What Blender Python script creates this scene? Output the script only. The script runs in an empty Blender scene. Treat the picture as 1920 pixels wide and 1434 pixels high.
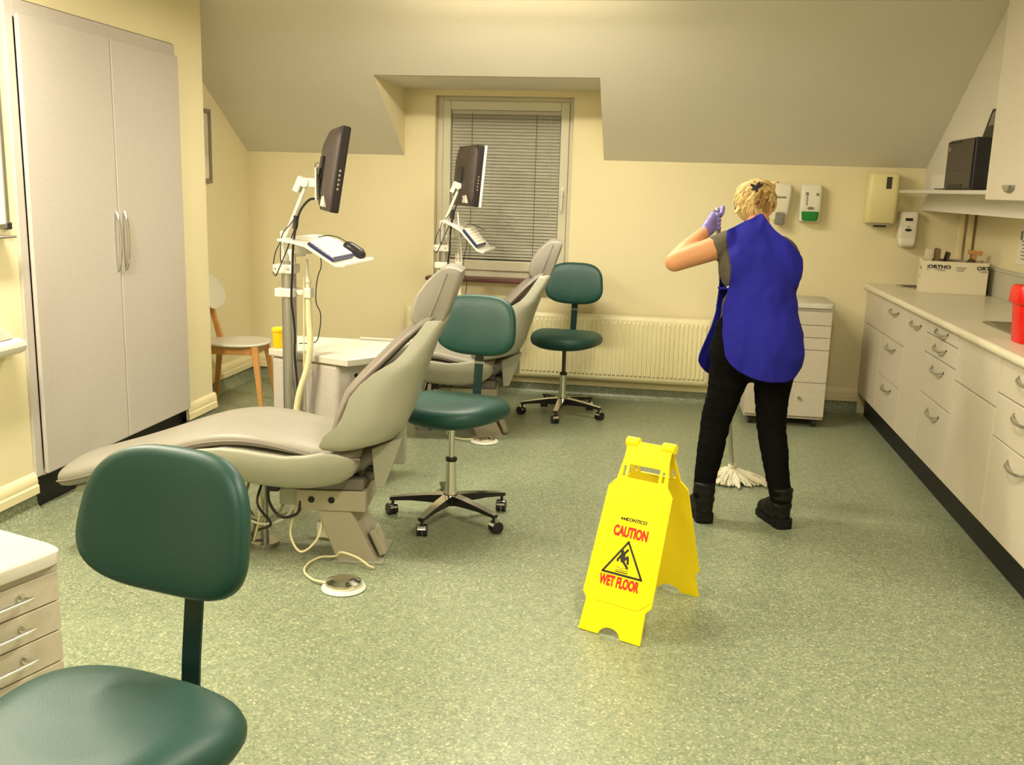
import bpy, bmesh, math, random
from mathutils import Vector, Matrix, noise, Euler
random.seed(7)
SC = bpy.context.scene
COL = SC.collection
rad = math.radians
PI = math.pi

# ------------------------------------------------------------------ materials
def principled(name, col, rough=0.5, metal=0.0, spec=0.5, bump=0.0, bscale=200.0, var=0.0, vscale=8.0, coat=0.0, trans=0.0, emit=None, estr=0.0, alpha=1.0):
    m = bpy.data.materials.new(name)
    m.use_nodes = True
    nt = m.node_tree
    b = nt.nodes['Principled BSDF']
    b.inputs['Base Color'].default_value = (*col, 1)
    b.inputs['Roughness'].default_value = rough
    b.inputs['Metallic'].default_value = metal
    b.inputs['Specular IOR Level'].default_value = spec
    b.inputs['Coat Weight'].default_value = coat
    b.inputs['Transmission Weight'].default_value = trans
    b.inputs['Alpha'].default_value = alpha
    if emit:
        b.inputs['Emission Color'].default_value = (*emit, 1)
        b.inputs['Emission Strength'].default_value = estr
    tc = None
    if bump or var:
        tc = nt.nodes.new('ShaderNodeTexCoord')
    if bump:
        n = nt.nodes.new('ShaderNodeTexNoise'); n.inputs['Scale'].default_value = bscale; n.inputs['Detail'].default_value = 3
        bp = nt.nodes.new('ShaderNodeBump'); bp.inputs['Strength'].default_value = bump; bp.inputs['Distance'].default_value = 0.002
        nt.links.new(tc.outputs['Object'], n.inputs['Vector'])
        nt.links.new(n.outputs['Fac'], bp.inputs['Height'])
        nt.links.new(bp.outputs['Normal'], b.inputs['Normal'])
    if var:
        n = nt.nodes.new('ShaderNodeTexNoise'); n.inputs['Scale'].default_value = vscale; n.inputs['Detail'].default_value = 4
        r = nt.nodes.new('ShaderNodeValToRGB')
        r.color_ramp.elements[0].position = 0.35; r.color_ramp.elements[1].position = 0.65
        r.color_ramp.elements[0].color = (*[c * (1 - var) for c in col], 1)
        r.color_ramp.elements[1].color = (*[min(1, c * (1 + var)) for c in col], 1)
        nt.links.new(tc.outputs['Object'], n.inputs['Vector'])
        nt.links.new(n.outputs['Fac'], r.inputs['Fac'])
        nt.links.new(r.outputs['Color'], b.inputs['Base Color'])
    return m

def srgb(r, g, b):
    f = lambda c: (c / 255 / 12.92) if c / 255 <= 0.04045 else ((c / 255 + 0.055) / 1.055) ** 2.4
    return (f(r), f(g), f(b))

M = {}
M['wall'] = principled('cream_wall_paint', srgb(232, 221, 182), 0.8, spec=0.2, bump=0.06, bscale=90, var=0.012, vscale=2)
M['slope'] = principled('sloped_ceiling_paint', srgb(224, 218, 204), 0.8, spec=0.2, bump=0.06, bscale=90, var=0.012, vscale=2)
M['trim'] = principled('cream_gloss_trim', srgb(236, 222, 180), 0.35, spec=0.4)
M['lam'] = principled('grey_laminate', srgb(192, 184, 175), 0.42, spec=0.35, var=0.03, vscale=60)
M['lam2'] = principled('warm_grey_laminate', srgb(202, 192, 174), 0.42, spec=0.35, var=0.03, vscale=60)
M['white'] = principled('white_melamine', srgb(204, 200, 186), 0.4, spec=0.4)
M['wtop'] = principled('pale_worktop', srgb(222, 213, 190), 0.3, spec=0.45, var=0.02, vscale=150)
M['upst'] = principled('grey_upstand', srgb(190, 186, 166), 0.35, spec=0.45)
M['black'] = principled('black_plinth', (0.012, 0.011, 0.011), 0.5, spec=0.3)
M['blackp'] = principled('black_plastic', (0.016, 0.015, 0.015), 0.4, spec=0.4)
M['chrome'] = principled('chrome', (0.78, 0.77, 0.74), 0.14, metal=1)
M['steel'] = principled('brushed_steel', (0.50, 0.49, 0.46), 0.3, metal=1)
M['satin'] = principled('satin_metal', (0.55, 0.53, 0.48), 0.35, metal=1)
M['vinyl'] = principled('green_vinyl', srgb(27, 70, 62), 0.46, spec=0.42, bump=0.12, bscale=260, var=0.05, vscale=6)
M['cush'] = principled('grey_leatherette', srgb(142, 137, 126), 0.42, spec=0.4, bump=0.08, bscale=300, var=0.03, vscale=10)
M['cush2'] = principled('taupe_leatherette', srgb(128, 119, 110), 0.45, spec=0.4, bump=0.1, bscale=200, var=0.06, vscale=18)
M['shell'] = principled('chair_shell_plastic', srgb(158, 157, 140), 0.4, spec=0.4)
M['beige'] = principled('beige_enamel', srgb(164, 156, 136), 0.4, spec=0.4)
M['bellow'] = principled('grey_bellows', srgb(112, 106, 100), 0.6)
M['hose'] = principled('cream_hose', srgb(222, 212, 170), 0.45)
M['whiteen'] = principled('white_enamel', srgb(220, 216, 202), 0.3, spec=0.5)
M['rad'] = principled('radiator_enamel', srgb(238, 229, 186), 0.35, spec=0.45)
M['mon'] = principled('monitor_back', srgb(72, 62, 58), 0.5, spec=0.4)
M['monb'] = principled('monitor_bezel', srgb(36, 28, 28), 0.4, spec=0.4)
M['screen'] = principled('dark_screen', (0.01, 0.01, 0.012), 0.15)
M['yellow'] = principled('yellow_plastic', srgb(255, 228, 0), 0.4, spec=0.4, bump=0.04, bscale=60)
M['sharps'] = principled('yellow_sharps_plastic', srgb(244, 200, 10), 0.35)
M['red'] = principled('red_plastic', srgb(226, 22, 14), 0.35)
M['redink'] = principled('red_ink', srgb(214, 26, 14), 0.6)
M['ink'] = principled('black_ink', (0.012, 0.01, 0.008), 0.6)
M['greyink'] = principled('grey_ink', srgb(128, 122, 110), 0.7)
M['navy'] = principled('navy_plastic', srgb(34, 40, 92), 0.4)
M['wood'] = principled('pale_wood', srgb(206, 150, 84), 0.5, var=0.08, vscale=14)
M['sill'] = principled('red_brown_wood', srgb(88, 44, 36), 0.4, var=0.1, vscale=20)
M['winf'] = principled('window_frame_paint', srgb(206, 200, 176), 0.45)
M['slat'] = principled('blind_slat', srgb(188, 184, 166), 0.45)
M['cord'] = principled('blind_cord', srgb(70, 64, 50), 0.7)
M['card'] = principled('white_cardboard', srgb(226, 216, 188), 0.7, bump=0.05, bscale=60)
M['brown'] = principled('brown_cardboard', srgb(126, 98, 60), 0.8, var=0.1, vscale=20)
M['brownd'] = principled('dark_brown_card', srgb(84, 66, 44), 0.8)
M['paper'] = principled('white_paper', srgb(232, 226, 212), 0.8)
M['disp'] = principled('white_dispenser', srgb(232, 226, 206), 0.35, spec=0.45)
M['cream'] = principled('cream_dispenser', srgb(234, 222, 164), 0.35, spec=0.45)
M['green'] = principled('green_soap_panel', srgb(18, 128, 52), 0.35)
M['skin'] = principled('skin', srgb(216, 154, 110), 0.5, spec=0.35, var=0.04, vscale=14)
M['pink'] = principled('lip_skin', srgb(196, 110, 92), 0.5)
M['glove'] = principled('lilac_nitrile', srgb(132, 122, 196), 0.42, bump=0.1, bscale=70)
M['tab'] = principled('blue_polycotton', srgb(38, 38, 146), 0.8, spec=0.12, bump=0.35, bscale=28, var=0.06, vscale=7)
M['shirt'] = principled('grey_jersey', srgb(98, 91, 78), 0.85, spec=0.15, bump=0.2, bscale=40, var=0.06, vscale=20)
M['legg'] = principled('black_jersey', (0.0055, 0.0048, 0.0048), 0.95, spec=0.05, bump=0.2, bscale=40)
M['boot'] = principled('black_boot_leather', (0.007, 0.006, 0.0055), 0.55, spec=0.22, bump=0.15, bscale=60)
M['sole'] = principled('boot_sole_rubber', (0.008, 0.007, 0.007), 0.7, spec=0.2)
M['hair'] = principled('blonde_hair', srgb(206, 178, 120), 0.55, spec=0.3, bump=0.3, bscale=140, var=0.22, vscale=40)
M['mop'] = principled('mop_cotton', srgb(226, 220, 196), 0.9, spec=0.1)
M['orange'] = principled('orange_yarn', srgb(222, 164, 84), 0.9)
M['blue'] = principled('blue_handle_plastic', srgb(60, 90, 170), 0.4)
M['silver'] = principled('silver_moulding', srgb(150, 140, 124), 0.35, metal=0.6)
M['print'] = principled('picture_print', srgb(216, 206, 192), 0.7, var=0.2, vscale=6)
M['lampglow'] = principled('lit_lamp_diffuser', (1, 0.92, 0.72), 0.5, emit=(1, 0.88, 0.62), estr=9.0)
M['printer'] = principled('printer_front', srgb(62, 54, 46), 0.5)

def floor_mat():
    m = bpy.data.materials.new('speckled_green_vinyl_floor'); m.use_nodes = True
    nt = m.node_tree; b = nt.nodes['Principled BSDF']
    N = nt.nodes.new; L = nt.links.new
    tc = N('ShaderNodeTexCoord')
    v = N('ShaderNodeTexVoronoi'); v.inputs['Scale'].default_value = 175
    d = N('ShaderNodeTexNoise'); d.inputs['Scale'].default_value = 60; d.inputs['Detail'].default_value = 2
    mix = N('ShaderNodeMix'); mix.data_type = 'VECTOR'; mix.inputs['Factor'].default_value = 0.012
    L(tc.outputs['Object'], mix.inputs[4]); L(d.outputs['Color'], mix.inputs[5]); L(tc.outputs['Object'], d.inputs['Vector'])
    L(mix.outputs[1], v.inputs['Vector'])
    sep = N('ShaderNodeSeparateColor'); L(v.outputs['Color'], sep.inputs['Color'])
    r = N('ShaderNodeValToRGB'); r.color_ramp.interpolation = 'CONSTANT'
    els = r.color_ramp.elements
    cols = [(0.0, srgb(109, 123, 99)), (0.18, srgb(126, 136, 110)), (0.5, srgb(134, 143, 116)), (0.74, srgb(143, 150, 121)), (0.89, srgb(159, 162, 132)), (0.965, srgb(182, 179, 149))]
    els[0].position = 0; els[0].color = (*cols[0][1], 1)
    els[1].position = cols[1][0]; els[1].color = (*cols[1][1], 1)
    for p, c in cols[2:]:
        e = els.new(p); e.color = (*c, 1)
    L(sep.outputs[0], r.inputs['Fac'])
    n2 = N('ShaderNodeTexNoise'); n2.inputs['Scale'].default_value = 22; n2.inputs['Detail'].default_value = 3
    L(tc.outputs['Object'], n2.inputs['Vector'])
    r2 = N('ShaderNodeValToRGB'); r2.color_ramp.elements[0].position = 0.3; r2.color_ramp.elements[1].position = 0.7
    r2.color_ramp.elements[0].color = (0.92, 0.92, 0.92, 1); r2.color_ramp.elements[1].color = (1.07, 1.07, 1.05, 1)
    L(n2.outputs['Fac'], r2.inputs['Fac'])
    mm = N('ShaderNodeMix'); mm.data_type = 'RGBA'; mm.blend_type = 'MULTIPLY'; mm.inputs['Factor'].default_value = 1
    L(r.outputs['Color'], mm.inputs[6]); L(r2.outputs['Color'], mm.inputs[7])
    L(mm.outputs[2], b.inputs['Base Color'])
    b.inputs['Roughness'].default_value = 0.36
    b.inputs['Specular IOR Level'].default_value = 0.4
    bp = N('ShaderNodeBump'); bp.inputs['Strength'].default_value = 0.12; bp.inputs['Distance'].default_value = 0.001
    L(v.outputs['Distance'], bp.inputs['Height']); L(bp.outputs['Normal'], b.inputs['Normal'])
    return m
M['floor'] = floor_mat()

def glass_mat():
    m = bpy.data.materials.new('window_glass'); m.use_nodes = True
    nt = m.node_tree; nt.nodes.clear()
    o = nt.nodes.new('ShaderNodeOutputMaterial'); t = nt.nodes.new('ShaderNodeBsdfTransparent'); g = nt.nodes.new('ShaderNodeBsdfGlossy')
    g.inputs['Roughness'].default_value = 0.02
    f = nt.nodes.new('ShaderNodeFresnel'); f.inputs['IOR'].default_value = 1.45
    x = nt.nodes.new('ShaderNodeMixShader')
    nt.links.new(f.outputs[0], x.inputs[0]); nt.links.new(t.outputs[0], x.inputs[1]); nt.links.new(g.outputs[0], x.inputs[2]); nt.links.new(x.outputs[0], o.inputs[0])
    return m
M['glass'] = glass_mat()

# ------------------------------------------------------------------ mesh helpers
def nbm(): return bmesh.new()

def obj(name, bm, mat, parent=None, smooth=True, ang=40, bevel=0, seg=2, sub=0, solid=0, loc=None, rot=None):
    bmesh.ops.recalc_face_normals(bm, faces=bm.faces[:])
    me = bpy.data.meshes.new(name)
    bm.to_mesh(me); bm.free()
    mats = mat if isinstance(mat, (list, tuple)) else [mat]
    for m in mats: me.materials.append(m)
    o = bpy.data.objects.new(name, me)
    COL.objects.link(o)
    if parent: o.parent = parent
    if loc: o.location = loc
    if rot: o.rotation_euler = rot
    if smooth:
        for p in me.polygons: p.use_smooth = True
        me.set_sharp_from_angle(angle=rad(ang))
    if solid:
        s = o.modifiers.new('thick', 'SOLIDIFY'); s.thickness = solid; s.offset = 0
    if bevel:
        b = o.modifiers.new('edge', 'BEVEL'); b.width = bevel; b.segments = seg; b.limit_method = 'ANGLE'; b.angle_limit = rad(35)
    if sub:
        s = o.modifiers.new('sub', 'SUBSURF'); s.levels = sub; s.render_levels = sub
    return o

def thing(name, label, cat, loc=(0, 0, 0), rz=0, group=None):
    o = bpy.data.objects.new(name, None); COL.objects.link(o)
    o.empty_display_size = 0.1
    o.location = loc; o.rotation_euler = (0, 0, rz)
    o['label'] = label; o['category'] = cat
    if group: o['group'] = group
    return o

def tag(o, label, cat, group=None):
    o['label'] = label; o['category'] = cat
    if group: o['group'] = group
    return o

def struct(o):
    o['kind'] = 'structure'; return o

def kids(o): return [c for c in SC.objects if c.parent == o]

def dup(root, loc=None, rz=None, label=None):
    def cp(o, parent):
        c = o.copy(); COL.objects.link(c)
        if parent: c.parent = parent
        for ch in kids(o): cp(ch, c)
        return c
    c = cp(root, None)
    if loc is not None: c.location = loc
    if rz is not None: c.rotation_euler = (0, 0, rz)
    if label: c['label'] = label
    return c

def quad(bm, pts):
    return bm.faces.new([bm.verts.new(p) for p in pts])

def box(bm, x0, x1, y0, y1, z0, z1, mtx=None):
    c = [Vector((x, y, z)) for z in (z0, z1) for y in (y0, y1) for x in (x0, x1)]
    if mtx: c = [mtx @ v for v in c]
    v = [bm.verts.new(p) for p in c]
    for f in ((0, 2, 3, 1), (4, 5, 7, 6), (0, 1, 5, 4), (2, 6, 7, 3), (0, 4, 6, 2), (1, 3, 7, 5)):
        bm.faces.new([v[i] for i in f])
    return v

def frame_of(d):
    d = Vector(d).normalized()
    a = Vector((0, 0, 1)) if abs(d.z) < 0.9 else Vector((1, 0, 0))
    u = d.cross(a).normalized(); w = d.cross(u).normalized()
    return u, w

def cyl(bm, p0, p1, r0, r1=None, n=20, cap=True):
    r1 = r0 if r1 is None else r1
    p0, p1 = Vector(p0), Vector(p1)
    u, w = frame_of(p1 - p0)
    A = [bm.verts.new(p0 + (u * math.cos(2 * PI * i / n) + w * math.sin(2 * PI * i / n)) * r0) for i in range(n)]
    B = [bm.verts.new(p1 + (u * math.cos(2 * PI * i / n) + w * math.sin(2 * PI * i / n)) * r1) for i in range(n)]
    for i in range(n):
        bm.faces.new([A[i], A[(i + 1) % n], B[(i + 1) % n], B[i]])
    if cap:
        bm.faces.new(A[::-1]); bm.faces.new(B)

def smooth_path(pts, k=6):
    pts = [Vector(p) for p in pts]
    if len(pts) < 3: return pts
    out = []
    P = [2 * pts[0] - pts[1]] + pts + [2 * pts[-1] - pts[-2]]
    for i in range(1, len(P) - 2):
        p0, p1, p2, p3 = P[i - 1:i + 3]
        for j in range(k):
            t = j / k
            out.append(0.5 * ((2 * p1) + (p2 - p0) * t + (2 * p0 - 5 * p1 + 4 * p2 - p3) * t * t + (3 * p1 - p0 - 3 * p2 + p3) * t ** 3))
    out.append(pts[-1])
    return out

def tube(bm, pts, r, n=8, k=6, sm=True, r_end=None):
    P = smooth_path(pts, k) if sm else [Vector(p) for p in pts]
    rings = []
    prev = None
    for i, p in enumerate(P):
        d = (P[min(i + 1, len(P) - 1)] - P[max(i - 1, 0)])
        if d.length < 1e-9: d = Vector((0, 0, 1))
        d.normalize()
        if prev is None: u, w = frame_of(d)
        else:
            u = prev - d * prev.dot(d)
            if u.length < 1e-6: u, w = frame_of(d)
            u.normalize(); w = d.cross(u)
        prev = u
        rr = r if r_end is None else r + (r_end - r) * i / max(1, len(P) - 1)
        rings.append([bm.verts.new(p + (u * math.cos(2 * PI * j / n) + w * math.sin(2 * PI * j / n)) * rr) for j in range(n)])
    for a, b in zip(rings[:-1], rings[1:]):
        for j in range(n):
            bm.faces.new([a[j], a[(j + 1) % n], b[(j + 1) % n], b[j]])
    bm.faces.new(rings[0][::-1]); bm.faces.new(rings[-1])

def loft(bm, rings, cap=True, closed=True):
    R = [[bm.verts.new(p) for p in r] for r in rings]
    n = len(R[0])
    for a, b in zip(R[:-1], R[1:]):
        for j in range(n if closed else n - 1):
            bm.faces.new([a[j], a[(j + 1) % n], b[(j + 1) % n], b[j]])
    if cap and closed:
        bm.faces.new(R[0][::-1]); bm.faces.new(R[-1])
    return R

def lathe(bm, prof, n=32, c=(0, 0, 0)):
    c = Vector(c)
    rings = []
    for r, z in prof:
        rings.append([c + Vector((max(r, 1e-4) * math.cos(2 * PI * i / n), max(r, 1e-4) * math.sin(2 * PI * i / n), z)) for i in range(n)])
    loft(bm, rings)

def prism(bm, poly, f, t0, t1):
    """poly of 2-D points, f(a,b,t) -> 3-D"""
    A = [bm.verts.new(f(a, b, t0)) for a, b in poly]
    B = [bm.verts.new(f(a, b, t1)) for a, b in poly]
    n = len(poly)
    for i in range(n):
        bm.faces.new([A[i], A[(i + 1) % n], B[(i + 1) % n], B[i]])
    bm.faces.new(A[::-1]); bm.faces.new(B)

def sup(a, b, e, n=36):
    out = []
    for i in range(n):
        t = 2 * PI * i / n
        c, s = math.cos(t), math.sin(t)
        out.append((a * math.copysign(abs(c) ** (2 / e), c), b * math.copysign(abs(s) ** (2 / e), s)))
    return out

def ell(bm, c, r, rot=None, u=20, v=12):
    mt = Matrix.Translation(Vector(c)) @ (rot.to_4x4() if rot else Matrix()) @ Matrix.Diagonal((*r, 1))
    bmesh.ops.create_uvsphere(bm, u_segments=u, v_segments=v, radius=1, matrix=mt)

def capsule(bm, p0, p1, r0, r1=None, n=14):
    r1 = r0 if r1 is None else r1
    p0, p1 = Vector(p0), Vector(p1)
    ell(bm, p0, (r0,) * 3, u=n, v=10); ell(bm, p1, (r1,) * 3, u=n, v=10)
    if (p1 - p0).length > 1e-5: cyl(bm, p0, p1, r0, r1, n)

def bake(o):
    bpy.context.view_layer.update()
    dg = bpy.context.evaluated_depsgraph_get()
    me = bpy.data.meshes.new_from_object(o.evaluated_get(dg), depsgraph=dg)
    old = o.data; o.modifiers.clear(); o.data = me; me.name = o.name
    bpy.data.meshes.remove(old)
    return o

def blob(name, bm, mat, voxel, parent=None, it=6, fac=0.5, disp=None):
    o = obj(name, bm, mat, parent, smooth=False)
    r = o.modifiers.new('r', 'REMESH'); r.mode = 'VOXEL'; r.voxel_size = voxel
    s = o.modifiers.new('s', 'SMOOTH'); s.iterations = it; s.factor = fac
    bake(o)
    if disp:
        o.data.update()
        nn = [v.normal.copy() for v in o.data.vertices]
        for v, q in zip(o.data.vertices, nn): v.co += q * disp(v.co)
        o.data.update()
    for p in o.data.polygons: p.use_smooth = True
    return o

def text(name, body, size, mat, parent, mtx, sx=1.0, bold=0.0, ext=0.0006, shear=0.0):
    cu = bpy.data.curves.new(name, 'FONT'); cu.body = body; cu.size = size; cu.extrude = ext; cu.offset = bold; cu.shear = shear
    cu.align_x = 'CENTER'; cu.align_y = 'CENTER'; cu.resolution_u = 3
    o = bpy.data.objects.new(name, cu); COL.objects.link(o)
    bpy.context.view_layer.update()
    dg = bpy.context.evaluated_depsgraph_get()
    me = bpy.data.meshes.new_from_object(o.evaluated_get(dg), depsgraph=dg)
    bpy.data.objects.remove(o); bpy.data.curves.remove(cu)
    me.transform(mtx @ Matrix.Diagonal((sx, 1, 1, 1)))
    me.materials.clear(); me.materials.append(mat); me.name = name
    o = bpy.data.objects.new(name, me); COL.objects.link(o); o.parent = parent
    return o

def plane_mtx(origin, u, v):
    """matrix taking (a,b,c) to origin + a*u + b*v + c*(u x v)"""
    u = Vector(u).normalized(); w = u.cross(Vector(v)).normalized(); v = w.cross(u)
    m = Matrix((u, v, w)).transposed().to_4x4()
    m.translation = Vector(origin)
    return m

def bow_handle(bm, c, along, out, length, depth=0.03, r=0.006, n=8):
    c, a, o = Vector(c), Vector(along).normalized(), Vector(out).normalized()
    pts = []
    for i in range(9):
        t = -1 + 2 * i / 8
        pts.append(c + a * (t * length / 2) + o * (depth * (1 - t * t) ** 0.6 if abs(t) < 1 else 0))
    tube(bm, pts, r, n=n, k=3)
# ------------------------------------------------------------------ camera
CAMH = 1.5
yaw, pit, rol = rad(8.574), rad(11.494), rad(1.706)
fwd = Vector((-math.sin(yaw) * math.cos(pit), math.cos(yaw) * math.cos(pit), -math.sin(pit)))
rt = Vector((math.cos(yaw), math.sin(yaw), 0)); up = rt.cross(fwd)
r_ = rt * math.cos(rol) + up * math.sin(rol); u_ = -rt * math.sin(rol) + up * math.cos(rol)
cam = bpy.data.cameras.new('camera'); co = bpy.data.objects.new('camera', cam); COL.objects.link(co)
mt = Matrix((r_, u_, -fwd)).transposed().to_4x4(); mt.translation = (0, 0, CAMH)
co.matrix_world = mt
cam.sensor_width = 36; cam.sensor_fit = 'HORIZONTAL'; cam.lens = 36 * 1822.0 / 1920
cam.clip_start = 0.02
SC.camera = co

# ------------------------------------------------------------------ room shell
YB, YF = 6.95, -1.2           # back wall, wall behind the camera
XL, XN, XR, XU = -2.72, -3.065, 2.04, 1.69
ZC, YS, ZS, TS = 2.5, 5.62, 1.685, 0.613
sz = lambda y: ZS + (YB - y) * TS
def S(name, bm, mat, **k): return struct(obj(name, bm, mat, smooth=k.pop('smooth', False), **k))

bm = nbm(); quad(bm, [(XN - 0.6, YF, 0), (XR, YF, 0), (XR, YB, 0), (XN - 0.6, YB, 0)]); S('floor', bm, M['floor'])
bm = nbm(); quad(bm, [(XN - 0.6, YF, ZC), (XR, YF, ZC), (XR, YS, ZC), (XN - 0.6, YS, ZC)]); S('ceiling', bm, M['slope'])
# sloped ceiling with the dormer opening
D0, D1, DY, DZ = -1.875, -0.447, 6.185, 2.152
bm = nbm()
def sq(x0, x1, y0, y1): quad(bm, [(x0, y0, sz(y0)), (x1, y0, sz(y0)), (x1, y1, sz(y1)), (x0, y1, sz(y1))])
sq(XN, D0, YS, DY); sq(D0, D1, YS, DY); sq(D1, XU, YS, DY); sq(XN, D0, DY, YB); sq(D1, XU, DY, YB)
bmesh.ops.remove_doubles(bm, verts=bm.verts[:], dist=1e-4)
S('ceiling_slope', bm, M['slope'])
bm = nbm(); quad(bm, [(D0, DY, DZ), (D1, DY, DZ), (D1, YB, 2.145), (D0, YB, 2.145)]); S('ceiling_dormer', bm, M['slope'])
bm = nbm()
for X in (D0, D1):
    bm.faces.new([bm.verts.new(p) for p in ((X, DY, DZ), (X, YB, 2.145), (X, YB, ZS))])
S('wall_dormer', bm, M['wall'])
# back wall round the window opening
W0, W1, WZ0, WZ1 = -1.653, -0.668, 0.832, 2.104
bm = nbm()
def bq(x0, x1, z0, z1): quad(bm, [(x0, YB, z0), (x1, YB, z0), (x1, YB, z1), (x0, YB, z1)])
bq(XN, D0, 0, ZS); bq(D1, XR, 0, ZS); bq(D0, W0, 0, ZS); bq(W1, D1, 0, ZS)
bq(D0, W0, ZS, 2.145); bq(W1, D1, ZS, 2.145); bq(W0, W1, 0, WZ0); bq(W0, W1, WZ1, 2.145)
RV = 0.075
for a, b in (((W0, WZ0), (W0, WZ1)), ((W0, WZ1), (W1, WZ1)), ((W1, WZ1), (W1, WZ0)), ((W1, WZ0), (W0, WZ0))):
    quad(bm, [(a[0], YB, a[1]), (b[0], YB, b[1]), (b[0], YB + RV + 0.06, b[1]), (a[0], YB + RV + 0.06, a[1])])
S('wall_back', bm, M['wall'])
# left wall (with the wardrobe opening), then the recess beyond it
O0, O1, OZ = 3.80, 5.215, 2.20
YW = 5.56
bm = nbm()
def lq(y0, y1, z0, z1, X=XL): quad(bm, [(X, y0, z0), (X, y1, z0), (X, y1, z1), (X, y0, z1)])
lq(YF, O0, 0, ZC); lq(O1, YW, 0, ZC); lq(O0, O1, OZ, ZC)
quad(bm, [(XL, YW, 0), (XN, YW, 0), (XN, YW, ZC), (XL, YW, ZC)])
S('wall_left', bm, M['wall'])
bm = nbm()
bm.faces.new([bm.verts.new(p) for p in ((XN, YW, 0), (XN, YB, 0), (XN, YB, ZS), (XN, YS, ZC), (XN, YW, ZC))])
S('wall_recess', bm, M['wall'])
bm = nbm()
quad(bm, [(XR, YF, 0), (XR, YB, 0), (XR, YB, 1.412), (XR, YF, 1.412)])
S('wall_right', bm, M['wall'])
bm = nbm()
quad(bm, [(XR, YF, 1.412), (XR, YB, 1.412), (XU, YB, 1.412), (XU, YF, 1.412)])
bm.faces.new([bm.verts.new(p) for p in ((XU, YF, 1.412), (XU, YB, 1.412), (XU, YB, ZS), (XU, YS, ZC), (XU, YF, ZC))])
S('wall_right_upper', bm, M['slope'])
bm = nbm(); quad(bm, [(XN - 0.6, YF, 0), (XR, YF, 0), (XR, YF, ZC), (XN - 0.6, YF, ZC)]); S('wall_front', bm, M['wall'])

# skirting boards and coved vinyl edge
SK = [(0, .085), (.022, .085), (.022, .120), (.016, .127), (.018, .140), (.014, .160), (.007, .176), (0, .18)]
CV = [(0, 0), (.045, 0), (.022, .012), (.008, .035), (.003, .086), (0, .086)]
def run_y(bm, prof, X, s, y0, y1): prism(bm, prof, lambda a, b, t: (X + s * a, t, b), y0, y1)
def run_x(bm, prof, Y, s, x0, x1): prism(bm, prof, lambda a, b, t: (t, Y + s * a, b), x0, x1)
bm = nbm(); run_y(bm, SK, XL, 1, YF, O0); run_y(bm, SK, XL, 1, O1, YW + .02); run_x(bm, SK, YW, 1, XN, XL + .02); S('baseboard_left', bm, M['trim'], smooth=True)
bm = nbm(); run_y(bm, SK, XN, 1, YW, YB); S('baseboard_recess', bm, M['trim'], smooth=True)
bm = nbm(); run_x(bm, SK, YB, -1, XN, 1.40); S('baseboard_back', bm, M['trim'], smooth=True)
bm = nbm()
run_y(bm, CV, XL, 1, YF, O0); run_y(bm, CV, XL, 1, O1, YW + .02); run_y(bm, CV, XN, 1, YW, YB); run_x(bm, CV, YB, -1, XN, 1.40)
S('trim_1', bm, M['floor'], smooth=True)

# ------------------------------------------------------------------ window
yf = YB + RV
win = bpy.data.objects.new('window_1', None); COL.objects.link(win); win.location = ((W0 + W1) / 2, yf, WZ0); struct(win)
win['label'] = 'dormer window with pale painted frame and a blind behind the glass'
lx = lambda X: X - (W0 + W1) / 2
bm = nbm()
def rect_frame(bm, x0, x1, z0, z1, t, y0, y1):
    tl, tr, tb, tt = t
    box(bm, x0, x0 + tl, y0, y1, z0, z1); box(bm, x1 - tr, x1, y0, y1, z0, z1)
    box(bm, x0 + tl, x1 - tr, y0, y1, z0, z0 + tb); box(bm, x0 + tl, x1 - tr, y0, y1, z1 - tt, z1)
hw = (W1 - W0) / 2; hh = WZ1 - WZ0
rect_frame(bm, -hw, hw, 0, hh, (.045, .035, .05, .03), -.005, .06)
obj('window_frame', bm, M['winf'], win, smooth=False, bevel=.004)
bm = nbm()
sx0, sx1, sz0, sz1 = -hw + .045, hw - .035, .05, hh - .03
rect_frame(bm, sx0, sx1, sz0, sz1, (.055, .06, .072, .062), -.022, .045)
sash = obj('window_sash', bm, M['winf'], win, smooth=False, bevel=.006)
bm = nbm(); box(bm, sx0 + .055, sx1 - .06, -.006, -.002, sz0 + .072, sz1 - .062)
obj('window_pane', bm, M['glass'], win, smooth=False)
bm = nbm()
hx = sx1 - .03; hz = 1.46 - WZ0
box(bm, hx - .014, hx + .014, -.034, -.022, hz - .035, hz + .035)
tube(bm, [(hx, -.03, hz), (hx, -.06, hz), (hx - .002, -.066, hz - .03), (hx - .004, -.066, hz - .13)], .008, n=10, k=4)
obj('window_handle', bm, M['whiteen'], win, bevel=.002)
bm = nbm(); box(bm, W0 - .035 - (W0 + W1) / 2, hw + .035, -.19, -.075 + .075, -.022, .004)
obj('window_sill', bm, M['sill'], win, smooth=False, bevel=.008, seg=3)
# night outside
bm = nbm(); quad(bm, [(-2.2, 7.6, 0.4), (0.2, 7.6, 0.4), (0.2, 7.6, 2.6), (-2.2, 7.6, 2.6)])

bm.free()
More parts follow.
